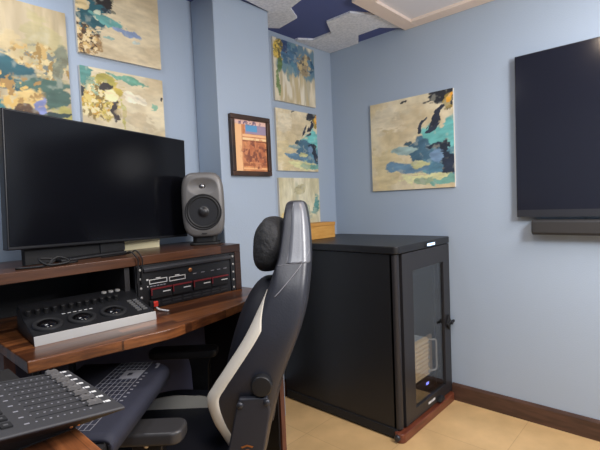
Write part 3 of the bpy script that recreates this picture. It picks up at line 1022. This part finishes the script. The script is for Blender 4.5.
# ------------------------------------------------------------------ rack unit in the hutch
t = thing('rack_unit', 'black rackmount unit with red trimmed bays and white slots in the hutch', 'rack unit', (0.822, SY, DZ+0.002))
def rx(x):
    return x-0.822
RW = 1.262-0.822
obj('chassis', boxes((0, RW, 0.02, 0.36, 0.002, 0.178)), M_black, t)
fp = obj('front_panel', boxes((0, RW, 0.004, 0.02, 0.0, 0.182)), mat('rack_black', lin((27, 28, 31)), 0.45), t)
obj('rack_ear', boxes((-0.026, 0.0, -0.002, 0.0035, 0.001, 0.178)), M_black, t)
obj('rack_ear', boxes((RW, RW+0.0235, -0.002, 0.0035, 0.001, 0.178)), M_black, t)
bm = NB()
prism(bm, [(0.004, 0.150), (-0.010, 0.154), (-0.012, 0.168), (0.004, 0.174)], 0.0, RW, 'x')
obj('top_ridge', bm, mat('ridge', lin((52, 53, 57)), 0.4), t, bevel=0.003)
for side in (-0.013, RW+0.012):
    for k in range(5):
        bm = NB()
        lathe(bm, (side, -0.002, 0.016+k*0.037), (0, -1, 0), [(0, 0.005), (0.002, 0.005), (0.0035, 0.003), (0.0035, 0)], 12)
        obj('rack_screw', bm, M_silver, t)
bm = NB()
lathe(bm, (rx(1.042), 0.004, 0.132), (0, -1, 0), [(0, 0.009), (0.004, 0.009), (0.006, 0.005), (0.006, 0)], 16)
obj('badge', bm, M_copper, t, label='small round copper badge')
def outline(bm, x0, x1, z0, z1, w, ya, yb):
    box(bm, x0, x1, ya, yb, z0, z0+w)
    box(bm, x0, x1, ya, yb, z1-w, z1)
    box(bm, x0, x0+w, ya, yb, z0+w, z1-w)
    box(bm, x1-w, x1, ya, yb, z0+w, z1-w)
for xa, xb, za, zb in ((0.848, 0.928, 0.100, 0.119), (0.938, 1.016, 0.098, 0.117)):
    bm = NB()
    outline(bm, rx(xa), rx(xb), za, zb, 0.0026, 0.001, 0.006)
    box(bm, rx((xa+xb)/2)-0.01, rx((xa+xb)/2)+0.01, 0.001, 0.006, zb+0.002, zb+0.005)
    obj('slot_frame', bm, M_white, t, label='white outlined slot')
bm = NB()
obj('indicator', boxes((rx(0.836), rx(0.844), 0.001, 0.006, 0.117, 0.123)), M_white, t)
obj('indicator', boxes((rx(0.838), rx(0.842), 0.001, 0.006, 0.090, 0.095)), M_white, t)
for k in range(5):
    box(bm, rx(0.85+k*0.015), rx(0.861+k*0.015), 0.002, 0.006, 0.089, 0.093)
obj('panel_print', bm, M_greyprint, t)
for k, x in enumerate((1.055, 1.098, 1.15, 1.185, 1.222)):
    obj('panel_slit', boxes((rx(x), rx(x+0.018), 0.002, 0.006, 0.112, 0.115)), M_greyprint, t)
for k, (xa, xb) in enumerate(((0.848, 0.943), (0.947, 1.040), (1.050, 1.143), (1.147, 1.240))):
    bm = NB()
    box(bm, rx(xa), rx(xb), -0.008, 0.004, 0.040, 0.078)
    by = obj('drive_bay', bm, M_blackmatte, t, bevel=0.002)
    bm = NB()
    box(bm, rx(xa), rx(xb), -0.011, -0.002, 0.078, 0.0835)
    box(bm, rx(xa), rx(xa)+0.004, -0.011, -0.002, 0.055, 0.078)
    obj('red_trim', bm, M_red, by, label='dark red edge trim')
    bm = NB()
    box(bm, rx((xa+xb)/2+0.005), rx((xa+xb)/2+0.04), -0.0095, -0.0078, 0.062, 0.066)
    obj('bay_label', bm, M_white, by)
bm = NB()
for k in range(8):
    for j in range(2):
        box(bm, rx(0.85+k*0.05), rx(0.89+k*0.05), 0.002, 0.006, 0.010+j*0.012, 0.017+j*0.012)
obj('vent_strip', bm, mat('vent_grey', lin((44, 45, 48)), 0.6), t)

# red plug hanging by the rack, resting on desk
t = thing('cable_plug', 'small red plug with short white lead standing by the left rack rail', 'plug', (0.846, 1.595, DZ))
bm = NB()
box(bm, -0.012, 0.008, -0.007, 0.007, 0.018, 0.040)
obj('plug_body', bm, M_redhot, t, bevel=0.003)
bm = NB()
box(bm, -0.028, -0.012, -0.007, 0.007, 0.0, 0.045)
obj('plug_clip', bm, M_black, t, bevel=0.002)
bm = NB()
tube(bm, [(0.0, 0.0, 0.019), (0.006, -0.006, 0.008), (0.015, -0.03, 0.0042), (0.022, -0.055, 0.0042)], 0.004, 8)
obj('lead', bm, M_white, t, smooth=True)

# cables drooping over the shelf edge
for k, (xa, xb, h) in enumerate(((0.762, 0.797, 1.150), (0.785, 0.815, 1.152))):
    bm = NB()
    tube(bm, [(xa-0.06, 1.74, ST+0.004), (xa-0.02, 1.69, ST+0.010), (xa, 1.655, h-0.012), (xa+0.012, 1.635, h-0.005), (xb, 1.628, h-0.035), (xb+0.002, 1.630, 1.09), (xb-0.006, 1.632, 1.01)], 0.0028, 8)
    o = obj('cable', bm, M_rubber, smooth=True)
    tag(o, ('inner' if k == 0 else 'outer')+' of two thin black cables looping over the shelf edge beside the rack', 'cable', 'cables over the shelf edge')
bm = NB()
tube(bm, [(0.40, 1.70, ST+0.004), (0.48, 1.67, ST+0.006), (0.52, 1.69, ST+0.022), (0.47, 1.69, ST+0.03), (0.49, 1.66, ST+0.008), (0.56, 1.665, ST+0.012), (0.53, 1.69, ST+0.03), (0.50, 1.675, ST+0.006), (0.60, 1.70, ST+0.005)], 0.004, 8)
tag(obj('cable', bm, M_rubber, smooth=True), 'tangled black cable lying on the shelf under the monitor', 'cable')

# cream card box behind the monitor
t = thing('card_box', 'flat cream box on the shelf beneath the monitor, left of the speaker', 'box', (0.965, 1.965, ST))
obj('body', boxes((-0.10, 0.10, -0.03, 0.03, 0, 0.027)), M_cream, t, bevel=0.002)
obj('lid', boxes((-0.102, 0.102, -0.032, 0.032, 0.027, 0.042)), M_cream, t, bevel=0.002)

# ------------------------------------------------------------------ monitor
pL, pR = Vector((0.398, 1.738, 0)), Vector((1.225, 1.925, 0))
ma = math.atan2(pR.y-pL.y, pR.x-pL.x)
MW = (pR-pL).length
t = thing('monitor', 'wide black computer monitor angled on the desk shelf', 'monitor', ((pL.x+pR.x)/2, (pL.y+pR.y)/2, ST), ma)
hw = MW/2
zb, zt2 = 1.174-ST, 1.664-ST
obj('housing', boxes((-hw, hw, 0.0, 0.035, zb, zt2)), M_bezel, t, bevel=0.004)
obj('screen', boxes((-hw+0.006, hw-0.006, -0.002, 0.002, zb+0.012, zt2-0.006)), M_screen, t)
obj('rear_housing', boxes((-0.25, 0.25, 0.034, 0.06, zb+0.08, zt2-0.12)), M_black, t, bevel=0.008)
roll = 0.031
for c in t.children:
    zm = (zb+zt2)/2
    c.rotation_euler = (0, roll, 0)
    c.location = (-zm*math.sin(roll), 0, zm*(1-math.cos(roll)))
obj('stand_neck', boxes((-0.06, 0.06, 0.03, 0.055, 0.010, zb+0.2)), M_black, t)
obj('stand_bar', boxes((-0.36, 0.06, 0.036, 0.06, 0.0, 0.075)), M_blackmatte, t, bevel=0.003)
obj('stand_base', boxes((-0.26, 0.03, -0.02, 0.075, 0.0, 0.012)), M_black, t, bevel=0.004)

# ------------------------------------------------------------------ loudspeaker
spk = Vector((1.205, 1.755, ST))
face = Vector((-0.60, -0.80, 0)).normalized()
sa = math.atan2(face.y, face.x)+PI/2       # local -Y faces out
ctr = spk - face*0.085
t = thing('loudspeaker', 'grey rounded studio loudspeaker beside the monitor, in front of the pillar', 'loudspeaker', (ctr.x, ctr.y, ST), sa)
SWd, SHt, SZ = 0.204, 0.314, 0.040
def sup(a, ex):
    c, s_ = math.cos(a), math.sin(a)
    return math.copysign(abs(c)**(2/ex), c), math.copysign(abs(s_)**(2/ex), s_)
bm = NB()
n = 64
rings = []
for (yy, sc) in ((-0.085, 0.86), (-0.082, 0.92), (-0.07, 0.985), (-0.045, 1.0), (0.02, 0.97), (0.06, 0.86), (0.085, 0.62), (0.09, 0.0)):
    if sc == 0:
        rings.append([bm.verts.new((0, yy, SZ+SHt/2))])
        continue
    r = []
    for i in range(n):
        u, v = sup(2*PI*i/n, 4.5)
        # sides bow outward a little, top and bottom rounded
        r.append(bm.verts.new((u*SWd/2*sc*(1.0-0.05*v*v), yy, SZ+SHt/2+v*SHt/2*(sc*0.3+0.7*min(1, sc+0.06)))))
    rings.append(r)
for R_, S_ in zip(rings, rings[1:]):
    for i in range(n):
        j = (i+1) % n
        if len(S_) == 1:
            bm.faces.new((R_[i], R_[j], S_[0]))
        else:
            bm.faces.new((R_[i], R_[j], S_[j], S_[i]))
# front face: concentric grid with waveguide recess for the tweeter and woofer seat
ZW, RWf = SZ+0.122, 0.083
ZT = SZ+0.246
def depth_at(x, z):
    d = 0.0
    q = math.hypot((x)/0.070, (z-ZT)/0.042)
    if q < 1:
        d += 0.016*(1-q)**0.8
    return d
outer = rings[0]
prev = outer
m = 26
cz_ = SZ+SHt/2
for k in range(1, m+1):
    s = 1-k/m
    ring = []
    if k == m:
        ring = [bm.verts.new((0, -0.085+depth_at(0, cz_), cz_))]
    else:
        for i in range(n):
            o_ = outer[i].co
            x, z = o_.x*s, cz_+(o_.z-cz_)*s
            ring.append(bm.verts.new((x, -0.085-0.004*min(1, k/3)+depth_at(x, z), z)))
    for i in range(n):
        j = (i+1) % n
        if len(ring) == 1:
            bm.faces.new((prev[i], prev[j], ring[0]))
        else:
            bm.faces.new((prev[i], prev[j], ring[j], ring[i]))
    prev = ring
obj('cabinet', bm, M_speaker, t, smooth=True)
bm = NB()
lathe(bm, (0, -0.0895, ZW), (0, -1, 0), [(-0.006, RWf+0.004), (0.003, RWf+0.004), (0.004, RWf), (0.001, RWf-0.004)], 48)
wf = obj('woofer', bm, M_rubber, t, smooth=True)
bm = NB()
lathe(bm, (0, -0.0885, ZW), (0, -1, 0), [(0.0, RWf-0.002), (0.005, RWf-0.008), (0.001, RWf-0.016), (-0.001, RWf-0.018)], 48)
obj('surround', bm, M_rubber, wf, smooth=True)
bm = NB()
lathe(bm, (0, -0.0885, ZW), (0, -1, 0), [(0.0015, RWf-0.016), (0.0012, 0.045), (0.0009, 0.03), (0.0011, 0.024), (0.007, 0.019), (0.011, 0.010), (0.0125, 0.0)], 48)
obj('cone', bm, M_cone, wf, smooth=True)
bm = NB()
yt = -0.089+depth_at(0, ZT)
lathe(bm, (0, yt-0.001, ZT), (0, -1, 0), [(-0.002, 0.017), (0.002, 0.017), (0.003, 0.013), (0.0025, 0.011)], 32)
tw = obj('tweeter', bm, M_rubber, t, smooth=True)
bm = NB()
lathe(bm, (0, yt-0.002, ZT), (0, -1, 0), [(0.0, 0.0115), (0.004, 0.009), (0.0065, 0.005), (0.0072, 0.0)], 24)
obj('dome', bm, mat('dome_metal', lin((150, 150, 152)), 0.25, 0.8), tw, smooth=True)
bm = NB()
box(bm, -0.012, 0.012, -0.0905, -0.088, SZ+0.016, SZ+0.020)
obj('logo_mark', bm, M_rubber, t)
bm = NB()
prism(bm, rrect(-0.075, 0.075, -0.075, 0.06, 0.03), 0.0, 0.012, 'z')
prism(bm, rrect(-0.06, 0.06, -0.055, 0.05, 0.025), 0.012, SZ+0.012, 'z')
obj('isolation_stand', bm, M_rubber, t, bevel=0.003)

# ------------------------------------------------------------------ gaming chair
ch = thing('gaming_chair', 'black leather gaming chair with white trim and head pillow at the desk', 'chair', chairpt(0, 0, 0), CHA)
# sections: z, rear x, wing front x, half width, panel front x
SEC = [(0.44, 0.150, 0.245, 0.190, 0.235), (0.50, 0.137, 0.268, 0.215, 0.225), (0.54, 0.127, 0.283, 0.230, 0.215), (0.607, 0.108, 0.311, 0.246, 0.198), (0.684, 0.086, 0.326, 0.256, 0.180),
       (0.73, 0.072, 0.302, 0.260, 0.166), (0.786, 0.050, 0.262, 0.262, 0.146), (0.88, 0.010, 0.196, 0.258, 0.114), (0.96, -0.016, 0.152, 0.246, 0.088), (1.03, -0.029, 0.116, 0.228, 0.070),
       (1.09, -0.037, 0.092, 0.200, 0.058), (1.13, -0.040, 0.078, 0.180, 0.052), (1.20, -0.040, 0.065, 0.152, 0.046), (1.26, -0.036, 0.056, 0.130, 0.040), (1.297, -0.030, 0.048, 0.112, 0.034), (1.312, -0.022, 0.040, 0.098, 0.026), (1.318, -0.008, 0.026, 0.06, 0.016)]
dense = catmull(SEC, 6)
def section(z, xr, xw, w, xc):
    tw_ = 0.042 if z < 1.03 else 0.042*max(0.25, 1-(z-1.03)/0.09)
    half = [(xr, 0.0), (xr+0.002, 0.5*w), (xr+0.012, 0.86*w), (xr+0.03*min(1, w/0.15), w), ((xr+xw)/2, w*1.01), (xw-tw_, w*1.0), (xw-tw_*0.35, w*0.975), (xw, w-0.026*min(1, w/0.2)), (xw-0.012, w-0.055*min(1, w/0.2)), ((xw+xc)/2, w*0.68), (xc, 0.42*w)]
    loop = half+[(xc+0.004, 0.0)]+[(x, -y) for x, y in half[:0:-1]]
    pts = catmull(loop, 4, closed=True)
    return [(p[0], p[1], z) for p in pts], len(half)
bm = NB()
rings = []
for d in dense:
    pts, nh = section(*d)
    rings.append([bm.verts.new(p) for p in pts])
for R_, S_ in zip(rings, rings[1:]):
    nn = len(R_)
    for i in range(nn):
        j = (i+1) % nn
        bm.faces.new((R_[i], R_[j], S_[j], S_[i]))
bm.faces.new(rings[0][::-1])
bm.faces.new(rings[-1])
grid = [[tuple(v.co) for v in r] for r in rings]
obj('backrest', bm, M_leather, ch, smooth=True)
# white side trim along each wing: columns between control points 5 and 7 of the loop
NL = len(grid[0])
def trim(cols, zlo, zhi, off):
    bm = NB()
    rows = [g for g in grid if zlo <= g[0][2] <= zhi]
    T, Bv = [], []
    for k, g in enumerate(rows):
        z = g[0][2]
        e = min(1.0, (zhi-z)/0.12)
        rowT, rowB = [], []
        nC = len(cols)
        for q in range(nC):
            fq = (nC-1)-(nC-1-q)*max(e, 0.02)
            q0 = min(int(fq), nC-2)
            w1 = fq-q0
            A_, B_ = g[cols[q0]], g[cols[q0+1]]
            x, y, zz = (A_[0]*(1-w1)+B_[0]*w1, A_[1]*(1-w1)+B_[1]*w1, z)
            sgn = 1 if y > 0 else -1
            rowT.append(bm.verts.new((x+off*0.5, y+sgn*off, zz)))
            rowB.append(bm.verts.new((x-0.004, y-sgn*0.006, zz)))
        T.append(rowT)
        Bv.append(rowB)
    for a in range(len(T)-1):
        for b in range(len(cols)-1):
            bm.faces.new((T[a][b], T[a][b+1], T[a+1][b+1], T[a+1][b]))
            bm.faces.new((Bv[a][b], Bv[a+1][b], Bv[a+1][b+1], Bv[a][b+1]))
        bm.faces.new((T[a][0], T[a+1][0], Bv[a+1][0], Bv[a][0]))
        bm.faces.new((T[a][-1], Bv[a][-1], Bv[a+1][-1], T[a+1][-1]))
    for r in (0, -1):
        for b in range(len(cols)-1):
            bm.faces.new((T[r][b], Bv[r][b], Bv[r][b+1], T[r][b+1]))
    return obj('wing_trim', bm, M_trim, ch, smooth=True, label='white leather wing trim')
left_cols = list(range(20, 29))
right_cols = [(NL-c) % NL for c in left_cols]
trim(left_cols, 0.45, 1.03, 0.002)
trim(right_cols, 0.45, 1.03, 0.002)
# stitched seams on the near side of the back
def gidx(z):
    return min(range(len(grid)), key=lambda i: abs(grid[i][0][2]-z))
def seam(path, r=0.0017, name='seam', mt=M_stitch):
    bm = NB()
    pts = []
    for c, z in path:
        g = grid[gidx(z)]
        x, y, zz = g[c % NL]
        pts.append((x, y+(0.0008 if y > 0 else -0.0008), z))
    tube(bm, pts, r, 6, 4)
    return obj(name, bm, mt, ch, smooth=True)
for sgn in (1, -1):
    cc = lambda c: c if sgn > 0 else (NL-c) % NL
    seam([(cc(8), 1.150), (cc(11), 1.128), (cc(15), 1.085), (cc(19), 1.035), (cc(21), 1.01)])
    seam([(cc(9), 1.140), (cc(13), 1.118), (cc(17), 1.108), (cc(21), 1.106)], 0.001)
    seam([(cc(18), 1.112), (cc(18), 1.16), (cc(18), 1.22), (cc(17), 1.28)], 0.0011)
    seam([(cc(10), 0.47), (cc(10), 0.6), (cc(10), 0.75), (cc(10), 0.9), (cc(10), 1.0)], 0.0014, 'seam', M_leather2)
# lighter grey, glossier patches on both sides of the head section
def patch(name, cols, zlo, zhi, off, mt, label):
    bm = NB()
    rows = [g for g in grid if zlo <= g[0][2] <= zhi]
    T, Bv = [], []
    for g in rows:
        rt, rb = [], []
        for c in cols:
            x, y, z = g[c % NL]
            sg = 1 if y > 0 else -1
            rt.append(bm.verts.new((x, y+sg*off, z+off*0.4)))
            rb.append(bm.verts.new((x, y-sg*0.005, z-0.002)))
        T.append(rt)
        Bv.append(rb)
    nC = len(cols)
    for a in range(len(T)-1):
        for b in range(nC-1):
            bm.faces.new((T[a][b], T[a][b+1], T[a+1][b+1], T[a+1][b]))
            bm.faces.new((Bv[a][b], Bv[a+1][b], Bv[a+1][b+1], Bv[a][b+1]))
        bm.faces.new((T[a][0], T[a+1][0], Bv[a+1][0], Bv[a][0]))
        bm.faces.new((T[a][-1], Bv[a][-1], Bv[a+1][-1], T[a+1][-1]))
    for q in (0, -1):
        for b in range(nC-1):
            bm.faces.new((T[q][b], Bv[q][b], Bv[q][b+1], T[q][b+1]))
    return obj(name, bm, mt, ch, smooth=True, label=label)
M_headside = add_bump(mat('head_side_grey', lin((104, 107, 114)), 0.36, spec=0.8), 180, 0.2, 0.001, voronoi=True)
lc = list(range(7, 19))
patch('head_side', lc, 1.108, 1.313, 0.0016, M_headside, 'glossy lighter grey side of the head section')
patch('head_side', [(NL-c) % NL for c in lc], 1.108, 1.313, 0.0016, M_headside, 'glossy lighter grey side of the head section')
# head pillow
bm = NB()
nu, nvv = 36, 22
vr = []
for j in range(nvv+1):
    ph = -PI/2+PI*j/nvv
    row = []
    for i in range(nu):
        a = 2*PI*i/nu
        cu, su_ = sup(a, 2.6)
        cv, sv_ = sup(ph, 2.6)
        bulge = 1.0
        lump = 1+0.07*math.sin(3*a+2.1*j*0.3)+0.05*math.sin(5*a+0.9*j)
        row.append(bm.verts.new((0.112-0.014*sv_+0.060*cu*abs(cv)*lump, 0.150*su_*abs(cv), 1.163+0.100*sv_)))
    vr.append(row)
for a, b in zip(vr, vr[1:]):
    for i in range(nu):
        j = (i+1) % nu
        bm.faces.new((a[i], a[j], b[j], b[i]))
bmesh.ops.remove_doubles(bm, verts=bm.verts[:], dist=1e-4)
pl = obj('head_pillow', bm, M_pillow, ch, smooth=True, label='dark grey fabric head pillow')
bm = NB()
tube(bm, [(0.055, 0.05, 1.235), (0.02, 0.165, 1.225), (-0.03, 0.10, 1.21)], 0.004, 6)
# lumbar pillow
bm = NB()
vr = []
for j in range(nvv+1):
    ph = -PI/2+PI*j/nvv
    row = []
    for i in range(nu):
        a = 2*PI*i/nu
        cu, su_ = sup(a, 2.6)
        cv, sv_ = sup(ph, 2.6)
        row.append(bm.verts.new((0.185-0.16*sv_*0.42+0.075*cu*abs(cv), 0.165*su_*abs(cv), 0.84+0.20*sv_)))
    vr.append(row)
for a, b in zip(vr, vr[1:]):
    for i in range(nu):
        j = (i+1) % nu
        bm.faces.new((a[i], a[j], b[j], b[i]))
bmesh.ops.remove_doubles(bm, verts=bm.verts[:], dist=1e-4)
obj('lumbar_pillow', bm, M_leather2, ch, smooth=True, label='dark navy lumbar pillow')
# seat
bm = NB()
prism(bm, rrect(0.16, 0.74, -0.215, 0.215, 0.06), 0.375, 0.452, 'z')
obj('seat', bm, M_leather2, ch, bevel=0.025, segs=4)
for sgn in (1, -1):
    prof = [(0.15, 0.375), (0.15, 0.46), (0.30, 0.478), (0.44, 0.495), (0.56, 0.503), (0.66, 0.490), (0.735, 0.455), (0.75, 0.41), (0.74, 0.375)]
    pp = [tuple(p) for p in catmull(prof, 5)]
    bm = NB()
    ya, yb = sorted((sgn*0.205, sgn*0.275))
    prism(bm, pp, ya, yb, 'y')
    obj('seat_bolster', bm, M_leather, ch, bevel=0.012, segs=3)
    bm = NB()
    prof = [(0.43, 0.440), (0.43, 0.492), (0.50, 0.501), (0.57, 0.505), (0.65, 0.495), (0.72, 0.462), (0.728, 0.440)]
    pp = [tuple(p) for p in catmull(prof, 5)]
    ya, yb = sorted((sgn*0.2015, sgn*0.2085))
    prism(bm, pp, ya, yb, 'y')
    obj('seat_trim', bm, M_trim, ch, label='white leather seat trim')
# side hinge covers with knob and copper crest
for sgn in (1, -1):
    bm = NB()
    pp = [(0.125, 0.705), (0.215, 0.705), (0.228, 0.66), (0.262, 0.52), (0.30, 0.40), (0.30, 0.36), (0.17, 0.36), (0.150, 0.50), (0.118, 0.66)]
    ya, yb = sorted((sgn*0.262, sgn*0.285))
    prism(bm, pp, ya, yb, 'y')
    hc = obj('hinge_cover', bm, mat('hinge_plastic', lin((40, 42, 50)), 0.5), ch, bevel=0.006, segs=3)
    bm = NB()
    lathe(bm, (0.142, sgn*0.255, 0.742), (0, sgn, 0), [(0, 0.034), (0.030, 0.034), (0.036, 0.030), (0.037, 0.0)], 32)
    kn = obj('hinge_cap', bm, M_black, ch, bevel=0.001)
    for (bx, bz) in ((0.212, 0.684), (0.128, 0.690)):
        bm = NB()
        lathe(bm, (bx, sgn*0.283, bz), (0, sgn, 0), [(0, 0.011), (0.006, 0.010), (0.009, 0.006), (0.009, 0)], 16)
        obj('bolt', bm, M_bezel2, hc, smooth=True)
    bm = NB()
    y_ = (sgn*0.284, sgn*0.2865)
    ya, yb = min(y_), max(y_)
    cx, cz2 = 0.196, 0.535
    for k in range(3):
        w_ = 0.020-k*0.006
        zz = cz2+0.016-k*0.014
        prism(bm, [(cx-w_, zz), (cx, zz+0.006), (cx+w_, zz), (cx+w_*0.8, zz-0.005), (cx, zz+0.001), (cx-w_*0.8, zz-0.005)], ya, yb, 'y')
    obj('crest', bm, M_copper, hc, label='small copper coloured emblem')
# armrests
for sgn in (1, -1):
    bm = NB()
    ya, yb = sorted((sgn*0.285, sgn*0.385))
    prism(bm, rrect(0.372 if sgn > 0 else 0.40, 0.60 if sgn > 0 else 0.71, ya, yb, 0.035), 0.618 if sgn > 0 else 0.632, 0.658 if sgn > 0 else 0.668, 'z')
    ap = obj('armrest_pad', bm, mat('armrest_rubber', lin((52, 51, 52)), 0.4) if 'armrest_rubber' not in bpy.data.materials else bpy.data.materials['armrest_rubber'], ch, bevel=0.010, segs=3)
    bm = NB()
    ya, yb = sorted((sgn*0.305, sgn*0.365))
    prism(bm, [(0.43, 0.634 if sgn < 0 else 0.620), (0.53, 0.634 if sgn < 0 else 0.620), (0.52, 0.58), (0.515, 0.44), (0.445, 0.44), (0.44, 0.58)], ya, yb, 'y')
    po = obj('armrest_post', bm, M_black, ch, bevel=0.006)
    bm = NB()
    lathe(bm, (0.522, sgn*0.335, 0.600), (1, 0, 0), [(0, 0.008), (0.004, 0.008), (0.006, 0)], 12)
    obj('adjust_button', bm, M_chrome, po)
    bm = NB()
    lathe(bm, (0.48, sgn*0.364, 0.615), (0, sgn, 0), [(0, 0.008), (0.006, 0.008), (0.008, 0)], 12)
    obj('adjust_button', bm, M_chrome, po)
    bm = NB()
    ya, yb = sorted((sgn*0.10, sgn*0.365))
    box(bm, 0.43, 0.53, ya, yb, 0.355, 0.375)
    ya, yb = sorted((sgn*0.315, sgn*0.36))
    box(bm, 0.44, 0.52, ya, yb, 0.37, 0.46)
    obj('armrest_bracket', bm, M_black, ch, bevel=0.004)
# base
obj('seat_plate', boxes((0.18, 0.62, -0.2, 0.2, 0.350, 0.378)), M_black, ch)
bm = NB()
cyl(bm, (0.43, 0, 0.09), (0.43, 0, 0.352), 0.028)
obj('gas_column', bm, M_black, ch, smooth=False)
for k in range(5):
    a = 2*PI*k/5+0.3
    d = Vector((math.cos(a), math.sin(a), 0))
    s_ = Vector((-d.y, d.x, 0))
    c0 = Vector((0.43, 0, 0))
    bm = NB()
    vs = []
    for (r, wd, z0, z1) in ((0.0, 0.034, 0.085, 0.125), (0.30, 0.022, 0.066, 0.088)):
        for sg in (-1, 1):
            for z in (z0, z1):
                vs.append(bm.verts.new(c0+d*r+s_*wd*sg+Vector((0, 0, z))))
    for f in ((0, 1, 3, 2), (4, 6, 7, 5), (0, 4, 5, 1), (2, 3, 7, 6), (0, 2, 6, 4), (1, 5, 7, 3)):
        bm.faces.new([vs[i] for i in f])
    lg = obj('base_leg', bm, M_black, ch, bevel=0.004)
    bm = NB()
    p = c0+d*0.285
    for sg in (-1, 1):
        cyl(bm, tuple(p+s_*0.010*sg+Vector((0, 0, 0.030))), tuple(p+s_*0.030*sg+Vector((0, 0, 0.030))), 0.030, n=20)
    cyl(bm, tuple(p+Vector((0, 0, 0.030))), tuple(p+Vector((0, 0, 0.07))), 0.008, n=10)
    obj('caster', bm, M_rubber, lg)

# ------------------------------------------------------------------ light
def area(name, loc, size, power, col, sy=None, rot=(0, 0, 0)):
    l = bpy.data.lights.new(name, 'AREA')
    l.energy = power
    l.color = col
    l.shape = 'RECTANGLE'
    l.size = size
    l.size_y = sy or size
    o = link(bpy.data.objects.new(name, l))
    o.location = loc
    o.rotation_euler = rot
    return o
area('ceiling_lamp', (1.18, 0.46, 2.42), 0.16, 7, (1.0, 0.80, 0.60), 0.16)
area('ceiling_lamp', (1.75, -0.55, 2.42), 0.8, 26, (1.0, 0.91, 0.82), 0.8)
area('ceiling_lamp', (0.35, 1.62, 2.42), 0.4, 5, (0.97, 0.97, 1.0), 0.2)
area('ceiling_lamp', (0.15, 0.05, 2.42), 0.5, 14, (0.97, 0.98, 1.0), 0.5)  # added above the camera to raise a highlight on the chair head
area('ceiling_lamp', (-0.5, -1.5, 2.42), 1.2, 12, (0.95, 0.97, 1.0), 0.6)
pl_ = bpy.data.lights.new('unseen_fill_light', 'POINT')  # unseen point light added to brighten the ceiling and far walls
pl_.energy = 56
pl_.color = (0.98, 0.97, 0.97)
pl_.shadow_soft_size = 0.18
o = link(bpy.data.objects.new('unseen_fill_light', pl_))
o.location = (1.5, -0.35, 1.85)
wd = bpy.data.worlds.new('world')
wd.use_nodes = True
wd.node_tree.nodes['Background'].inputs[0].default_value = (0.7, 0.8, 1.0, 1)
wd.node_tree.nodes['Background'].inputs[1].default_value = 0.05
scene.world = wd
scene.view_settings.view_transform = 'Standard'
scene.view_settings.look = 'None'
scene.view_settings.exposure = 0.4
scene.view_settings.gamma = 1.0
scene.view_settings.use_curve_mapping = False
